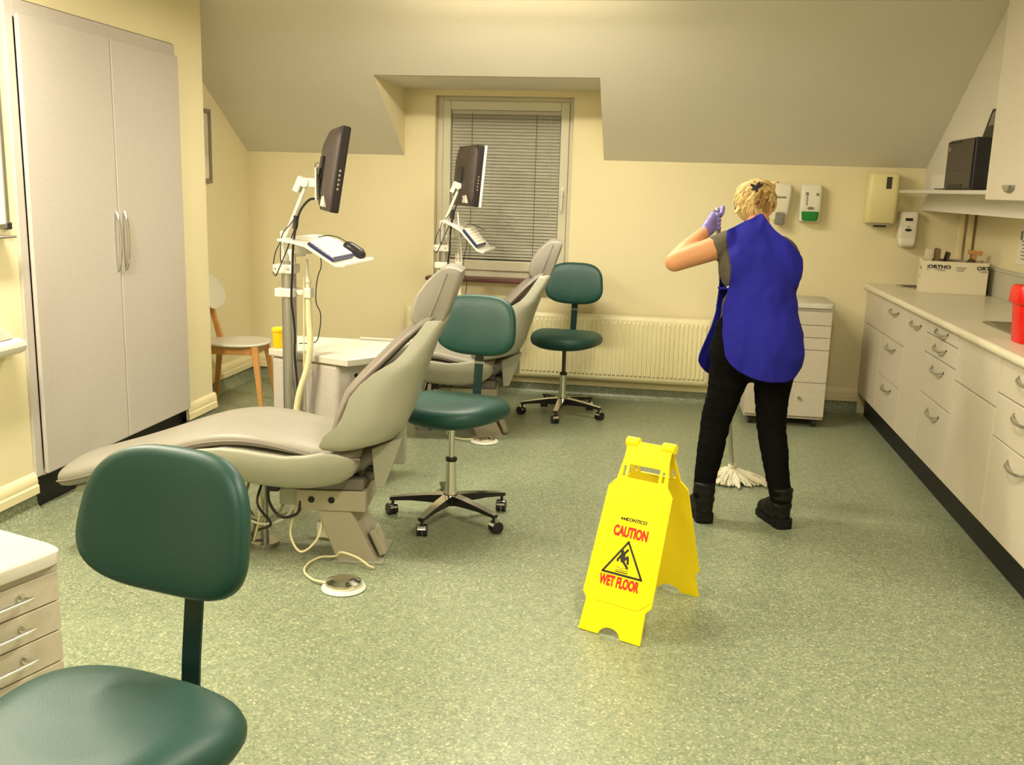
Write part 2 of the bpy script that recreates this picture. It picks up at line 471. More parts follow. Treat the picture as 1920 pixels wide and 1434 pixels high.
# venetian blind between the panes
B0, B1, BZ0, BZ1 = W0 + .102, W1 - .097, 0.965, 2.012
yb = yf + .018
blind = thing('venetian_blind', 'pale slatted venetian blind closed behind the dormer window glass', 'blind', ((B0 + B1) / 2, yb, BZ0))
bw = (B1 - B0) / 2
bm = nbm(); box(bm, -bw, bw, -.012, .012, BZ1 - BZ0 - .028, BZ1 - BZ0); obj('headrail', bm, M['winf'], blind, smooth=False, bevel=.003)
bm = nbm(); n = 44; pitch = (BZ1 - BZ0 - .05) / n
for i in range(n):
    z = .02 + pitch * (i + .5)
    pr = [(-.0075, -.0108), (-.004, -.0038), (.0015, .0042), (.0075, .0106)]
    th = .0012
    prism(bm, [(a, b) for a, b in pr] + [(a, b + th) for a, b in pr[::-1]], lambda a, b, t, z=z: (t, a, z + b), -bw + .004, bw - .004)
obj('slats', bm, M['slat'], blind, ang=60)
bm = nbm(); box(bm, -bw, bw, -.010, .010, 0, .014); obj('bottom_rail', bm, M['winf'], blind, smooth=False, bevel=.002)
for cx in (-.62 * bw, .56 * bw):
    bm = nbm(); cyl(bm, (cx, -.0125, .0), (cx, -.0125, BZ1 - BZ0 - .02), .0018, n=6); obj('ladder_cord', bm, M['cord'], blind)
bm = nbm(); tube(bm, [(.82 * bw, -.0125, BZ1 - BZ0 - .02), (.82 * bw, -.013, .6), (.80 * bw, -.013, .36)], .0016, n=6); cyl(bm, (.80 * bw, -.013, .36), (.80 * bw, -.013, .32), .004, n=8)
obj('pull_cord', bm, M['winf'], blind)

# ------------------------------------------------------------------ radiator
R0, R1, RZ0, RZ1 = -1.83, 0.36, 0.145, 0.612
rad_t = thing('radiator', 'long cream ribbed panel radiator on the back wall under the window', 'radiator', ((R0 + R1) / 2, YB, RZ0))
hw2 = (R1 - R0) / 2; H2 = RZ1 - RZ0
bm = nbm()
# ribbed face: a height profile along x
pts = []
nr = int((R1 - R0) / .0315)
rows = [0.0, .035, .05, H2 - .05, H2 - .035, H2]
cols = []
w = 2 * (hw2 - .02) / nr
for i in range(nr):
    x = -hw2 + .02 + w * i
    cols += [(x, 0), (x + w * .18, 1), (x + w * .62, 1), (x + w * .8, 0)]
cols = [(-hw2, 0)] + cols + [(hw2, 0)]
amp = [0, 0, 1, 1, 0, 0]
V = [[bm.verts.new((x, -.095 - (.011 * k * a), z)) for x, k in cols] for z, a in zip(rows, amp)]
for a, b in zip(V[:-1], V[1:]):
    for j in range(len(cols) - 1): bm.faces.new([a[j], a[j + 1], b[j + 1], b[j]])
obj('front_panel', bm, M['rad'], rad_t, ang=25, solid=.0015)
bm = nbm()
box(bm, -hw2, hw2, -.0945, -.04, H2 - .012, H2 + .002); box(bm, -hw2 - .003, -hw2 + .004, -.096, -.04, 0, H2); box(bm, hw2 - .004, hw2 + .003, -.096, -.04, 0, H2)
obj('casing', bm, M['rad'], rad_t, smooth=False, bevel=.003)
bm = nbm(); box(bm, -hw2 + .01, hw2 - .01, -.055, -.045, .01, H2 - .015); obj('rear_panel', bm, M['rad'], rad_t, smooth=False)
for x in (-hw2 + .3, hw2 - .3):
    bm = nbm(); box(bm, x - .015, x + .015, -.045, -.002, .05, H2 - .08); obj('bracket', bm, M['rad'], rad_t, smooth=False)

# ------------------------------------------------------------------ wardrobe
ZW = 2.165
wd = thing('wardrobe', 'tall built-in grey two-door wardrobe with bow handles in the left wall', 'wardrobe', (XL, (O0 + O1) / 2, 0))
oy = (O0 + O1) / 2
bm = nbm()
box(bm, -.55, .012, O0 + .001 - oy, O0 + .052 - oy, .155, ZW + .03); box(bm, -.55, .012, O1 - .022 - oy, O1 - .001 - oy, .155, ZW + .03)
box(bm, -.55, .012, O0 + .052 - oy, O1 - .022 - oy, 2.12, ZW + .03); box(bm, -.55, -.53, O0 + .052 - oy, O1 - .022 - oy, .15, 2.12); box(bm, -.53, .010, O0 + .052 - oy, O1 - .022 - oy, .15, .17)
obj('carcass', bm, M['lam'], wd, smooth=False, bevel=.002)
bm = nbm(); box(bm, -.06, -.025, O0 + .001 - oy, O1 - .001 - oy, 0, .154); obj('plinth', bm, M['black'], wd, smooth=False)
ym = 4.54
for y0, y1, s in ((O0 + .054, ym - .002, 1), (ym + .002, O1 - .004, -1)):
    bm = nbm(); box(bm, .013, .033, y0 - oy, y1 - oy, .158, 2.135); d = obj('door', bm, M['lam'], wd, smooth=False, bevel=.007, seg=3)
    bm = nbm(); yh = (ym - .028 if s > 0 else ym + .045) - oy
    bow_handle(bm, (.035, yh, 1.168), (0, 0, 1), (1, 0, 0), .29, .020, .0075, n=10)
    obj('handle', bm, M['chrome'], d)

# whiteboard, ledge and the white unit at the far left
wb = thing('whiteboard', 'aluminium framed whiteboard on the left wall above the white ledge', 'whiteboard', (XL, 3.2, 1.26))
bm = nbm(); box(bm, .003, .012, -.5, .515, .01, .86); obj('board', bm, M['paper'], wd and wb, smooth=False)
bm = nbm()
for a in ((-.52, .535, 0, .022), (-.52, .535, .848, .87)): box(bm, .001, .02, a[0], a[1], a[2], a[3])
for a in ((-.52, -.5), (.515, .535)): box(bm, .001, .02, a[0], a[1], .022, .848)
obj('frame', bm, M['steel'], wb, smooth=False, bevel=.003)
for y in (-.52, .535):
    bm = nbm(); box(bm, 0, .024, y - .02, y + .008, -.004, .026); obj('corner_cap', bm, M['blackp'], wb, smooth=False, bevel=.005)
bm = nbm(); box(bm, 0, .07, -.4, .5, -.035, -.025); obj('pen_tray', bm, M['steel'], wb, smooth=False, bevel=.003)

bm = nbm()
prism(bm, [(0, .70), (.06, .70), (.085, .715), (.092, .735), (.085, .755), (.06, .765), (0, .765)], lambda a, b, t: (XL + a, t, b + .042), 2.5, 3.69)
tag(obj('wall_shelf', bm, M['whiteen'], ang=50, bevel=.004), 'white rounded ledge on the left wall below the whiteboard', 'ledge')
bm = nbm()
prism(bm, [(3.20, .808), (3.66, .808), (3.64, .825), (3.58, .862), (3.52, .908), (3.44, .945), (3.20, .965)], lambda a, b, t: (t, a, b), XL + .004, XL + .06)
dv = tag(obj('wall_unit', bm, M['whiteen'], ang=50, bevel=.012, seg=3), 'white sloping plastic unit standing on the ledge left of the wardrobe', 'appliance')
bm = nbm(); cyl(bm, (XL + .055, 3.525, .862), (XL + .068, 3.525, .862), .024, n=20); o = obj('knob', bm, M['blackp'], dv); o['label'] = 'dark round knob'

# framed picture in the recess
pf = thing('picture_frame', 'silver framed picture hanging in the recess beyond the wardrobe', 'picture', (XN, 6.13, 1.452))
bm = nbm()
for a in ((-.2, .2, 0, .028), (-.2, .2, .454, .482)): box(bm, .001, .022, *a)
for a in ((-.2, -.172), (.172, .2)): box(bm, .001, .022, a[0], a[1], .028, .454)
obj('frame', bm, M['silver'], pf, smooth=False, bevel=.004)
bm = nbm(); box(bm, .002, .010, -.172, .172, .028, .454); obj('print', bm, M['print'], pf, smooth=False)

# ------------------------------------------------------------------ lights
def area(name, loc, sx, sy, power, col=(1, .915, .73), rot=(0, 0, 0)):
    L = bpy.data.lights.new(name, 'AREA'); L.shape = 'RECTANGLE'; L.size = sx; L.size_y = sy; L.energy = power; L.color = col
    o = bpy.data.objects.new(name, L); COL.objects.link(o); o.location = loc; o.rotation_euler = rot
    return o
LAMPS = [(-.85, 5.09, 1.25, .16, 54), (-2.25, 2.75, .16, 1.25, 92), (.35, 2.3, .16, 1.25, 50), (-.9, .3, .16, 1.25, 30)]
for i, (x, y, sx, sy, p) in enumerate(LAMPS):
    nm = ['fluorescent light nearest the sloped ceiling', 'fluorescent light near the wardrobe side', 'fluorescent light over the middle of the floor', 'fluorescent light behind the viewer'][i]
    t = thing('ceiling_light', nm + ' on the flat ceiling', 'light', (x, y, ZC), 0, 'ceiling fluorescents')
    bm = nbm(); box(bm, -sx / 2 - .02, sx / 2 + .02, -sy / 2 - .02, sy / 2 + .02, -.05, -.001); obj('housing', bm, M['whiteen'], t, smooth=False, bevel=.005)
    bm = nbm(); box(bm, -sx / 2, sx / 2, -sy / 2, sy / 2, -.075, -.051); obj('diffuser', bm, M['lampglow'], t, smooth=False, bevel=.01)
    area('lamp', (x, y, ZC - .08), sx, sy, p)
    if i == 0:
        area('lamp_side', (x, y + sy / 2 + .025, ZC - .05), sx, .06, 16, rot=(rad(90), 0, PI))
w = bpy.data.worlds.new('night'); SC.world = w; w.use_nodes = True
w.node_tree.nodes['Background'].inputs[0].default_value = (.01, .012, .02, 1)
w.node_tree.nodes['Background'].inputs[1].default_value = 1
SC.view_settings.view_transform = 'Standard'; SC.view_settings.look = 'None'; SC.view_settings.gamma = 1
SC.view_settings.use_curve_mapping = False
SC.view_settings.exposure = -0.06
# ------------------------------------------------------------------ right-hand units
XF = 1.393                      # door face
def bow(parent, y, z, out=-1, L=.20, mat='satin'):
    bm = nbm(); bow_handle(bm, (0, y, z), (0, 1, 0), (out, 0, -.55), L, .030, .0055)
    for s in (-1, 1): cyl(bm, (0, y + s * L / 2, z), (0.004, y + s * L / 2, z), .008, n=10)
    return obj('handle', bm, M[mat], parent)

def unit(y0, y1, rows, label, handles=True):
    """rows: list of (z0, z1, kind, handle z or None)"""
    t = thing('base_cabinet', label, 'cabinet', (XF, (y0 + y1) / 2, 0), 0, 'grey base cabinets under the right-hand worktop')
    h = (y0 - y1) / 2
    bm = nbm()
    x0, x1 = .019, XR - XF - .004
    box(bm, x0, x1, h + .001, h + .017, .15, .872); box(bm, x0, x1, -h - .017, -h - .001, .15, .872)
    box(bm, x0, x1, h + .017, -h - .017, .15, .168); box(bm, x1 - .012, x1, h + .017, -h - .017, .168, .872); box(bm, x0, x0 + .05, h + .017, -h - .017, .855, .872)
    obj('carcass', bm, M['lam2'], t, smooth=False)
    bm = nbm(); box(bm, .05, .068, h + .0005, -h - .0005, 0, .149); obj('plinth', bm, M['black'], t, smooth=False)
    for z0, z1, kind, hz in rows:
        bm = nbm(); box(bm, 0, .018, h + .0025, -h - .0025, z0 + .002, z1 - .002)
        f = obj(kind, bm, M['lam2'], t, smooth=False, bevel=.004, seg=2)
        if hz: bow(f, 0.0, hz)
    return t
Z0, Z1 = .152, .872
unit(6.385, 6.90, [(Z0, .648, 'door', None), (.648, Z1, 'false_front', None)], 'grey base cabinet at the far end beside the back wall, plain fronts without handles')
unit(5.79, 6.385, [(Z0, .398, 'drawer', .355), (.398, .65, 'drawer', .605), (.65, Z1, 'drawer', .825)], 'grey base cabinet with three equal drawers, second from the back wall')
unit(5.342, 5.79, [(Z0, Z1, 'door', .82)], 'narrow grey base cabinet with one full-height door and a handle at its top')
unit(4.783, 5.342, [(Z0, .488, 'drawer', .43), (.488, .703, 'drawer', .655), (.703, .804, 'drawer', .765), (.804, Z1, 'drawer', .845)], 'grey base cabinet with four drawers, the top two shallow')
unit(4.185, 4.783, [(Z0, .656, 'door', None), (.656, Z1, 'false_front', None)], 'grey base cabinet under the nearer sink, plain fronts without handles')
unit(3.55, 4.185, [(Z0, .54, 'drawer', .485), (.54, .722, 'drawer', .675), (.722, Z1, 'drawer', .825)], 'grey base cabinet with three drawers, nearest the camera')
# filler at the far wall
bm = nbm(); box(bm, XF + .002, XF + .02, 6.901, 6.948, .152, .872); struct(obj('trim_2', bm, M['lam2'], smooth=False))

# worktop with two sink cut-outs
wt = thing('worktop', 'long pale worktop with a rounded front edge running along the right wall', 'worktop', (1.365, 3.55, .875))
def slab(bm, x0, x1, y0, y1, z0, z1, holes):
    xs = sorted({x0, x1, *[h[i] for h in holes for i in (0, 1)]}); ys = sorted({y0, y1, *[h[i] for h in holes for i in (2, 3)]})
    inside = lambda x, y: any(h[0] < x < h[1] and h[2] < y < h[3] for h in holes)
    solid = {}
    for i in range(len(xs) - 1):
        for j in range(len(ys) - 1):
            solid[i, j] = not inside((xs[i] + xs[i + 1]) / 2, (ys[j] + ys[j + 1]) / 2)
    for (i, j), s in solid.items():
        if not s: continue
        a, b, c, d = xs[i], xs[i + 1], ys[j], ys[j + 1]
        quad(bm, [(a, c, z1), (b, c, z1), (b, d, z1), (a, d, z1)]); quad(bm, [(a, c, z0), (a, d, z0), (b, d, z0), (b, c, z0)])
        for (di, dj), e in (((-1, 0), ((a, c), (a, d))), ((1, 0), ((b, d), (b, c))), ((0, -1), ((b, c), (a, c))), ((0, 1), ((a, d), (b, d)))):
            if not solid.get((i + di, j + dj), False):
                quad(bm, [(*e[0], z0), (*e[1], z0), (*e[1], z1), (*e[0], z1)])
    bmesh.ops.remove_doubles(bm, verts=bm.verts[:], dist=1e-5)
WL = 6.947 - 3.55
H1 = (.215, .56, 3.16, 3.36); H2s = (.20, .53, 1.0, 1.46)   # local holes
bm = nbm(); slab(bm, .02, XR - 1.365 - .004, 0, WL, 0, .037, [H1, H2s]); obj('top', bm, M['wtop'], wt, smooth=False)
bm = nbm()
prism(bm, [(.021, 0), (.004, .002), (0, .010), (0, .026), (.005, .034), (.012, .037), (.021, .037)], lambda a, b, t: (a, t, b), 0, WL)
obj('front_edge', bm, M['wtop'], wt, ang=60)
bm = nbm(); box(bm, XR - 1.365 - .022, XR - 1.365 - .003, 0, WL, .037, .195); box(bm, XR - 1.365 - .03, XR - 1.365 - .003, 0, WL, .195, .212)
o = obj('upstand', bm, M['upst'], wt, smooth=False, bevel=.003); o['label'] = 'grey upstand along the wall'
bm = nbm(); box(bm, .012, .5, 1.50, 1.506, .0368, .0385); obj('joint_strip', bm, M['white'], wt, smooth=False)
def sink(name, hole, label):
    x0, x1, y0, y1 = hole
    t = thing('sink', label, 'sink', (1.365 + (x0 + x1) / 2, 3.55 + (y0 + y1) / 2, .912))
    a, b = (x1 - x0) / 2, (y1 - y0) / 2
    bm = nbm()
    rings = []
    for ex, z in ((.022, .0005), (.022, .003), (.0, .0035), (-.008, -.004), (-.012, -.09), (-.035, -.125), (-.12, -.130)):
        aa, bb = max(a + ex, .02), max(b + ex, .02)
        rings.append([(x, y, z) for x, y in sup(aa, bb, 7 if z > -.1 else 4, 40)])
    loft(bm, rings, cap=False)
    bm.faces.new([bm.verts[i] for i in range(0)]) if False else None
    R = [v for v in bm.verts][-40:]
    bm.faces.new(R)
    obj('bowl', bm, M['steel'], t, ang=50)
    bm = nbm(); cyl(bm, (0, 0, -.129), (0, 0, -.126), .03, n=20); obj('drain', bm, M['chrome'], t)
    return t
sink('sink', H1, 'stainless sink at the far end of the worktop beside the white cardboard box')
sink('sink', H2s, 'stainless sink in the worktop behind the red bin')

# red bin
rb = thing('waste_bin', 'bright red plastic bin with a flanged lid on the worktop by the nearer sink', 'bin', (1.562, 4.33, .9122))
bm = nbm()
loft(bm, [[(x, y, z) for x, y in sup(a, a * .8, 5, 32)] for a, z in ((.078, 0), (.082, .004), (.094, .175))])
obj('bucket', bm, M['red'], rb, ang=50)
bm = nbm()
loft(bm, [[(x, y, z) for x, y in sup(a, a * .82, 5, 32)] for a, z in ((.104, .165), (.108, .17), (.104, .225), (.098, .238), (.06, .243))])
obj('lid', bm, M['red'], rb, ang=50)
bm = nbm(); box(bm, -.03, .03, -.04, .0, .243, .255); obj('flap', bm, M['red'], rb, smooth=False, bevel=.004)

# cardboard box of bits
cb = thing('cardboard_box', 'open white cardboard box printed ORTHO standing on the worktop', 'box', (1.806, 6.50, .9125), rad(-8))
bw_, bd_, bh_ = .188, .115, .20
bm = nbm(); t = .004
box(bm, -bw_, bw_, -bd_, bd_, 0, t); box(bm, -bw_, bw_, -bd_, -bd_ + t, t, bh_); box(bm, -bw_, bw_, bd_ - t, bd_, t, bh_ + .004)
box(bm, -bw_, -bw_ + t, -bd_ + t, bd_ - t, t, bh_ + .002); box(bm, bw_ - t, bw_, -bd_ + t, bd_ - t, t, bh_)
obj('carton', bm, M['card'], cb, smooth=False, bevel=.0015)
fm = plane_mtx((0, -bd_ - .0004, 0), (1, 0, 0), (0, 0, 1))
def on(x, z): return fm @ Matrix.Translation((x, z, 0))
text('printed_lettering', 'ORTHO', .030, M['ink'], cb, on(-.092, .165), sx=1.22, bold=.0014)
text('printed_lettering', 'ORT', .030, M['ink'], cb, on(.157, .166), sx=1.2, bold=.0014)
bm = nbm()
for x, z, w, h in ((-.088, .149, .062, .003), (-.078, .143, .045, .003), (.032, .167, .06, .003), (.032, .160, .056, .003), (.028, .152, .05, .003), (.028, .145, .04, .003), (.158, .149, .05, .003), (.163, .143, .036, .003), (-.160, .166, .006, .018), (-.150, .164, .006, .014), (-.158, .15, .012, .006)):
    box(bm, x - w / 2, x + w / 2, -bd_ - .0012, -bd_ - .0004, z - h / 2, z + h / 2)
obj('printed_lines', bm, M['greyink'], cb, smooth=False)
bm = nbm()
for y, z, w, h in ((-.03, .15, .03, .012), (.02, .15, .02, .02), (.01, .10, .016, .02)):
    box(bm, -bw_ - .0012, -bw_ - .0004, y - w / 2, y + w / 2, z - h / 2, z + h / 2)
obj('printed_lines', bm, M['greyink'], cb, smooth=False)
# things standing in the box (world placed through its rotation)
bx = Matrix.Translation((1.806, 6.50, .9125)) @ Matrix.Rotation(rad(-8), 4, 'Z')
def inbox(name, label, cat, size, pos, mat, tilt=0, group=None):
    bm = nbm(); a, b, c = size
    box(bm, -a / 2, a / 2, -b / 2, b / 2, 0, c)
    o = obj(name, bm, mat, smooth=False, bevel=.002)
    o.matrix_world = bx @ Matrix.Translation(pos) @ Matrix.Rotation(tilt, 4, 'Y')
    return tag(o, label, cat, group)
inbox('small_carton', 'cream carton standing at the left corner of the ORTHO box', 'carton', (.04, .05, .26), (-.142, .065, .006), M['card'])
inbox('cardboard_folder', 'brown folder standing upright next to the cream carton in the box', 'folder', (.022, .15, .265), (-.098, .02, .006), M['brown'], 0)
inbox('cardboard_folder', 'thin dark folder leaning in the middle of the three in the box', 'folder', (.012, .16, .25), (-.078, .02, .006), M['brownd'], rad(10))
inbox('cardboard_folder', 'dark folder leaning furthest over to the right in the box', 'folder', (.016, .15, .255), (-.045, .02, .012), M['brownd'], rad(38))
wt_ = thing('wooden_block', 'small T-shaped piece of pale wood sticking out of the right of the ORTHO box', 'block')
wt_.matrix_world = bx @ Matrix.Translation((.10, .06, .006)) @ Matrix.Rotation(rad(6), 4, 'Y')
bm = nbm(); box(bm, -.014, .014, -.012, .012, 0, .235); obj('stem', bm, M['wood'], wt_, smooth=False, bevel=.002)
bm = nbm(); box(bm, -.042, .042, -.012, .012, .2355, .262); obj('crossbar', bm, M['wood'], wt_, smooth=False, bevel=.003)

# pipe casing in the corner, notice on the wall
bm = nbm(); box(bm, 1.935, 1.965, YB - .03, YB - .001, .9125, 1.411); struct(obj('trim_3', bm, M['trim'], smooth=False, bevel=.003))
bm = nbm(); box(bm, 1.985, 2.02, YB - .04, YB - .001, .9125, 1.411); struct(obj('trim_4', bm, M['trim'], smooth=False, bevel=.003))
nt_ = thing('paper_notice', 'white printed paper notice on the lower right wall above the upstand', 'notice', (XR - .0065, 5.98, 1.135))
bm = nbm(); box(bm, -.001, .001, -.15, .1, 0, .22); obj('sheet', bm, M['paper'], nt_, smooth=False)
bm = nbm()
for k in range(6): box(bm, -.0018, -.0011, -.13, .03 + .01 * (k % 3), .03 + .02 * k, .036 + .02 * k)
box(bm, -.0018, -.0011, .04, .075, .14, .19)
obj('printed_lines', bm, M['greyink'], nt_, smooth=False)
# socket strip mounting note: wall cabinet, shelf, printer
wc = thing('wall_cabinet', 'tall pale grey wall cabinet with a bow handle high on the right', 'cabinet', (1.39, 4.05, 1.508))
for i, (y0, y1) in enumerate(((.0, .598), (-.60, -.002))):
    if i == 0:
        bm = nbm(); box(bm, .02, XU - 1.39 - .002, -.6, .6, 0, .985); obj('carcass', bm, M['lam2'], wc, smooth=False, bevel=.002)
    bm = nbm(); box(bm, 0, .018, y0, y1, -.012, .985); d = obj('door', bm, M['lam2'], wc, smooth=False, bevel=.004)
    bm = nbm(); yy = y0 + .29
    loft(bm, [[(-.001 - dd, yy + w * c, .05 + h * s) for c, s in [(math.cos(k * PI / 8), -math.sin(k * PI / 8)) for k in range(9)]] for dd, w, h in ((0, .062, .034), (.012, .058, .030), (.018, .045, .02))], cap=True)
    obj('handle', bm, M['satin'], d, ang=50)
bm = nbm(); box(bm, 1.495, XU - .002, 4.652, 6.79, 1.520, 1.541)
sh_ = tag(obj('wall_shelf', bm, M['white'], smooth=False, bevel=.004), 'white shelf carrying the black printer beside the wall cabinet', 'shelf')

pt = thing('printer', 'black box-shaped printer with a raised paper support on the white shelf', 'printer', (1.59, 5.545, 1.542))
bm = nbm(); box(bm, -.075, .085, -.235, .235, 0, .262); obj('body', bm, M['blackp'], pt, smooth=False, bevel=.008, seg=3)
bm = nbm(); box(bm, -.085, -.0755, -.225, .228, .01, .255); fp = obj('front_panel', bm, M['printer'], pt, smooth=False, bevel=.004)
bm = nbm(); box(bm, -.087, -.0852, .17, .195, .205, .225); obj('badge', bm, M['satin'], fp, smooth=False)
bm = nbm(); box(bm, -.0875, -.0852, -.02, .2, .242, .250); box(bm, -.0875, -.0852, -.10, .14, .012, .03); box(bm, -.0862, -.0852, -.2, .2, .10, .102); obj('slot', bm, M['black'], fp, smooth=False)
bm = nbm(); box(bm, -.085, .0, .236, .42, .002, .008); obj('output_tray', bm, M['blackp'], pt, smooth=False, bevel=.002)
bm = nbm()
mx = Matrix.Translation((.03, -.09, .262)) @ Matrix.Rotation(rad(14), 4, 'Y')
for b in ((-.004, .004, -.13, -.12, 0, .16), (-.004, .004, .12, .13, 0, .16), (-.004, .004, -.12, .12, .148, .16), (-.004, .004, -.12, .12, 0, .07)): box(bm, *b, mtx=mx)
ps = obj('paper_support', bm, M['blackp'], pt, smooth=False)
bm = nbm(); box(bm, -.001, .001, -.118, .118, .03, .147, mtx=mx); obj('paper', bm, M['greyink'], ps, smooth=False)
bm = nbm(); box(bm, 1.672, 1.676, 6.1, 6.72, 1.542, 1.64); tag(obj('paper_sheet', bm, M['paper'], smooth=False), 'white paper leaning on the wall behind the printer at the end of the shelf', 'paper')

# dispensers on the back wall
def body(bm, prof, yd):  # prof: list of (z, halfwidth, depth)
    rings = []
    for z, w, d in prof:
        rings.append([(x, -d / 2 + y, z) for x, y in sup(w, d / 2, 6, 32)])
    loft(bm, rings)
t = thing('soap_dispenser', 'white rounded wall dispenser with a grey lever just right of the blonde head', 'dispenser', (.762, YB - .002, 1.30), 0)
bm = nbm(); body(bm, [(.02, .040, .07), (.06, .052, .085), (.15, .062, .10), (.22, .066, .10), (.25, .06, .092), (.262, .045, .07)], 0); obj('body', bm, M['disp'], t, ang=60)
bm = nbm(); box(bm, -.03, .03, -.105, -.03, -.012, .07); obj('push_lever', bm, M['greyink'], t, smooth=False, bevel=.01, seg=3)
bm = nbm(); box(bm, -.04, .03, -.1035, -.1005, .165, .176); obj('badge', bm, M['greyink'], t, smooth=False)
t = thing('soap_dispenser', 'white wall dispenser with a green soap panel at its base', 'dispenser', (.958, YB - .002, 1.318), 0)
bm = nbm(); body(bm, [(.0, .066, .075), (.02, .069, .085), (.2, .068, .09), (.236, .065, .085), (.244, .058, .075)], 0); obj('body', bm, M['disp'], t, ang=60)
bm = nbm(); body(bm, [(.002, .040, .101), (.012, .052, .104), (.062, .058, .104), (.064, .056, .10)], 0); o = obj('push_panel', bm, M['green'], t, ang=60); o['label'] = 'green push panel'
bm = nbm()
for x, z, w, h in ((-.03, .183, .018, .014), (.038, .178, .016, .016), (-.03, .172, .024, .004)): box(bm, x - w / 2, x + w / 2, -.0925, -.0895, z - h / 2, z + h / 2)
box(bm, -.031, -.026, -.0925, -.0895, .105, .165)
loft(bm, [[(x, y, z + .086) for x, z in sup(.021, .009, 2.2, 20)] for y in (-.0895, -.0925)])
obj('marking', bm, M['greyink'], t, smooth=False)
t = thing('towel_dispenser', 'tall cream paper towel dispenser with a dark window slot on the back wall', 'dispenser', (1.408, YB - .002, 1.32), 0)
bm = nbm(); body(bm, [(.0, .09, .12), (.01, .096, .135), (.20, .098, .15), (.31, .094, .15), (.33, .086, .135)], 0); obj('body', bm, M['cream'], t, ang=60)
bm = nbm(); box(bm, .008, .042, -.1515, -.1485, .225, .302); o = obj('viewing_slot', bm, M['printer'], t, smooth=False); o['label'] = 'dark viewing slot'
bm = nbm(); box(bm, -.062, .06, -.125, -.02, -.012, .001); obj('outlet', bm, M['steel'], t, smooth=False, bevel=.003)
bm = nbm(); box(bm, -.04, .04, -.115, -.09, -.024, -.011); obj('cutter', bm, M['blackp'], t, smooth=False, bevel=.003)
t = thing('soap_dispenser', 'white wall dispenser with a dark logo below the shelf end', 'dispenser', (1.598, YB - .002, 1.17), 0)
bm = nbm(); body(bm, [(.05, .058, .075), (.07, .06, .085), (.20, .06, .085), (.226, .058, .08), (.232, .05, .07)], 0); obj('body', bm, M['disp'], t, ang=60)
bm = nbm(); body(bm, [(.0, .03, .085), (.012, .052, .10), (.058, .056, .10), (.062, .054, .095)], 0); obj('push_bar', bm, M['disp'], t, ang=60)
bm = nbm(); box(bm, -.024, .022, -.0885, -.0845, .172, .190)
loft(bm, [[(x, y, z + .112) for x, z in sup(.021, .009, 2.2, 20)] for y in (-.0845, -.0885)])
obj('logo', bm, M['ink'], t, smooth=False)
bm = nbm(); box(bm, -.008, .008, -.0885, -.0845, .130, .137); obj('marking', bm, M['greyink'], t, smooth=False)

# mobile drawer units
def pedestal(name, loc, rz, label, w, d, h, zs, bar, caster_h=.055, out='y'):
    """front faces local -y"""
    t = thing('drawer_unit', label, 'drawer unit', loc, rz)
    bm = nbm(); box(bm, -w / 2, w / 2, -d / 2 + .019, d / 2, caster_h, h - .034); obj('carcass', bm, M['lam2'], t, smooth=False, bevel=.002)
    bm = nbm(); loft(bm, [[(x, y, z) for x, y in sup(w / 2 + e, d / 2 + e, 12, 64)] for z, e in ((h - .030, .012), (h - .028, .016), (h - .004, .016), (h, .012))])
    o = obj('top', bm, M['white'], t, ang=50)
    bm = nbm(); box(bm, -w / 2 + .006, w / 2 - .006, -d / 2 + .004, d / 2, h - .034, h - .030); box(bm, -w / 2, w / 2, -d / 2 + .002, -d / 2 + .018, zs[-1][1], h - .034); obj('top_rail', bm, M['lam'], t, smooth=False)
    for z0, z1 in zs:
        bm = nbm(); box(bm, -w / 2 + .001, w / 2 - .001, -d / 2, -d / 2 + .018, z0 + .0015, z1 - .0015); dr = obj('drawer', bm, M['lam2'], t, smooth=False, bevel=.002)
        if bar == 'bar':
            bm = nbm(); zc = (z0 + z1) / 2 + .006
            tube(bm, [(-.115, -d / 2, zc), (-.115, -d / 2 - .022, zc), (-.106, -d / 2 - .030, zc), (.106, -d / 2 - .030, zc), (.115, -d / 2 - .022, zc), (.115, -d / 2, zc)], .005, n=10, k=3)
            for s in (-.115, .115): cyl(bm, (s, -d / 2 - .004, zc), (s, -d / 2, zc), .010, n=12)
            obj('handle', bm, M['chrome'], dr)
    if bar == 'knob':
        bm = nbm(); cyl(bm, (.09, -d / 2 - .012, .20), (.09, -d / 2, .20), .012, n=14); obj('lock', bm, M['satin'], t)
    for sx in (-1, 1):
        for sy in (-1, 1):
            bm = nbm(); X, Y = sx * (w / 2 - .05), sy * (d / 2 - .06); r = caster_h / 2 - .002
            cyl(bm, (X - .012, Y, r), (X + .012, Y, r), r, n=18); box(bm, X - .015, X + .015, Y - .02, Y + .02, r + .012, caster_h)
            obj('caster', bm, M['blackp'], t, ang=40)
    return t
pedestal('a', (.835, 6.62, 0), rad(0), 'grey mobile drawer unit by the back wall behind the person in blue', .505, .46, .815,
         [(.075, .30), (.30, .515), (.515, .595), (.595, .675), (.675, .765)], 'knob')
ang_ = rad(72)
# front-left unit, corner at (-1.262,1.825), front normal (.95,-.31)
nrm = Vector((.951, -.309, 0)); alo = Vector((.309, .951, 0)); W_, D_ = .42, .50
corner = Vector((-1.262, 1.822, 0))
ctr = corner - alo * (W_ / 2 + .016) - nrm * (D_ / 2 + .016) + Vector((.022, .006, 0))
pedestal('b', (ctr.x, ctr.y, 0), math.atan2(nrm.y, nrm.x) + PI / 2, 'grey mobile drawer unit with bar handles at the lower left corner', W_, D_, .70,
         [(.06, .18), (.18, .31), (.31, .44), (.44, .513), (.513, .582), (.582, .651)], 'bar')
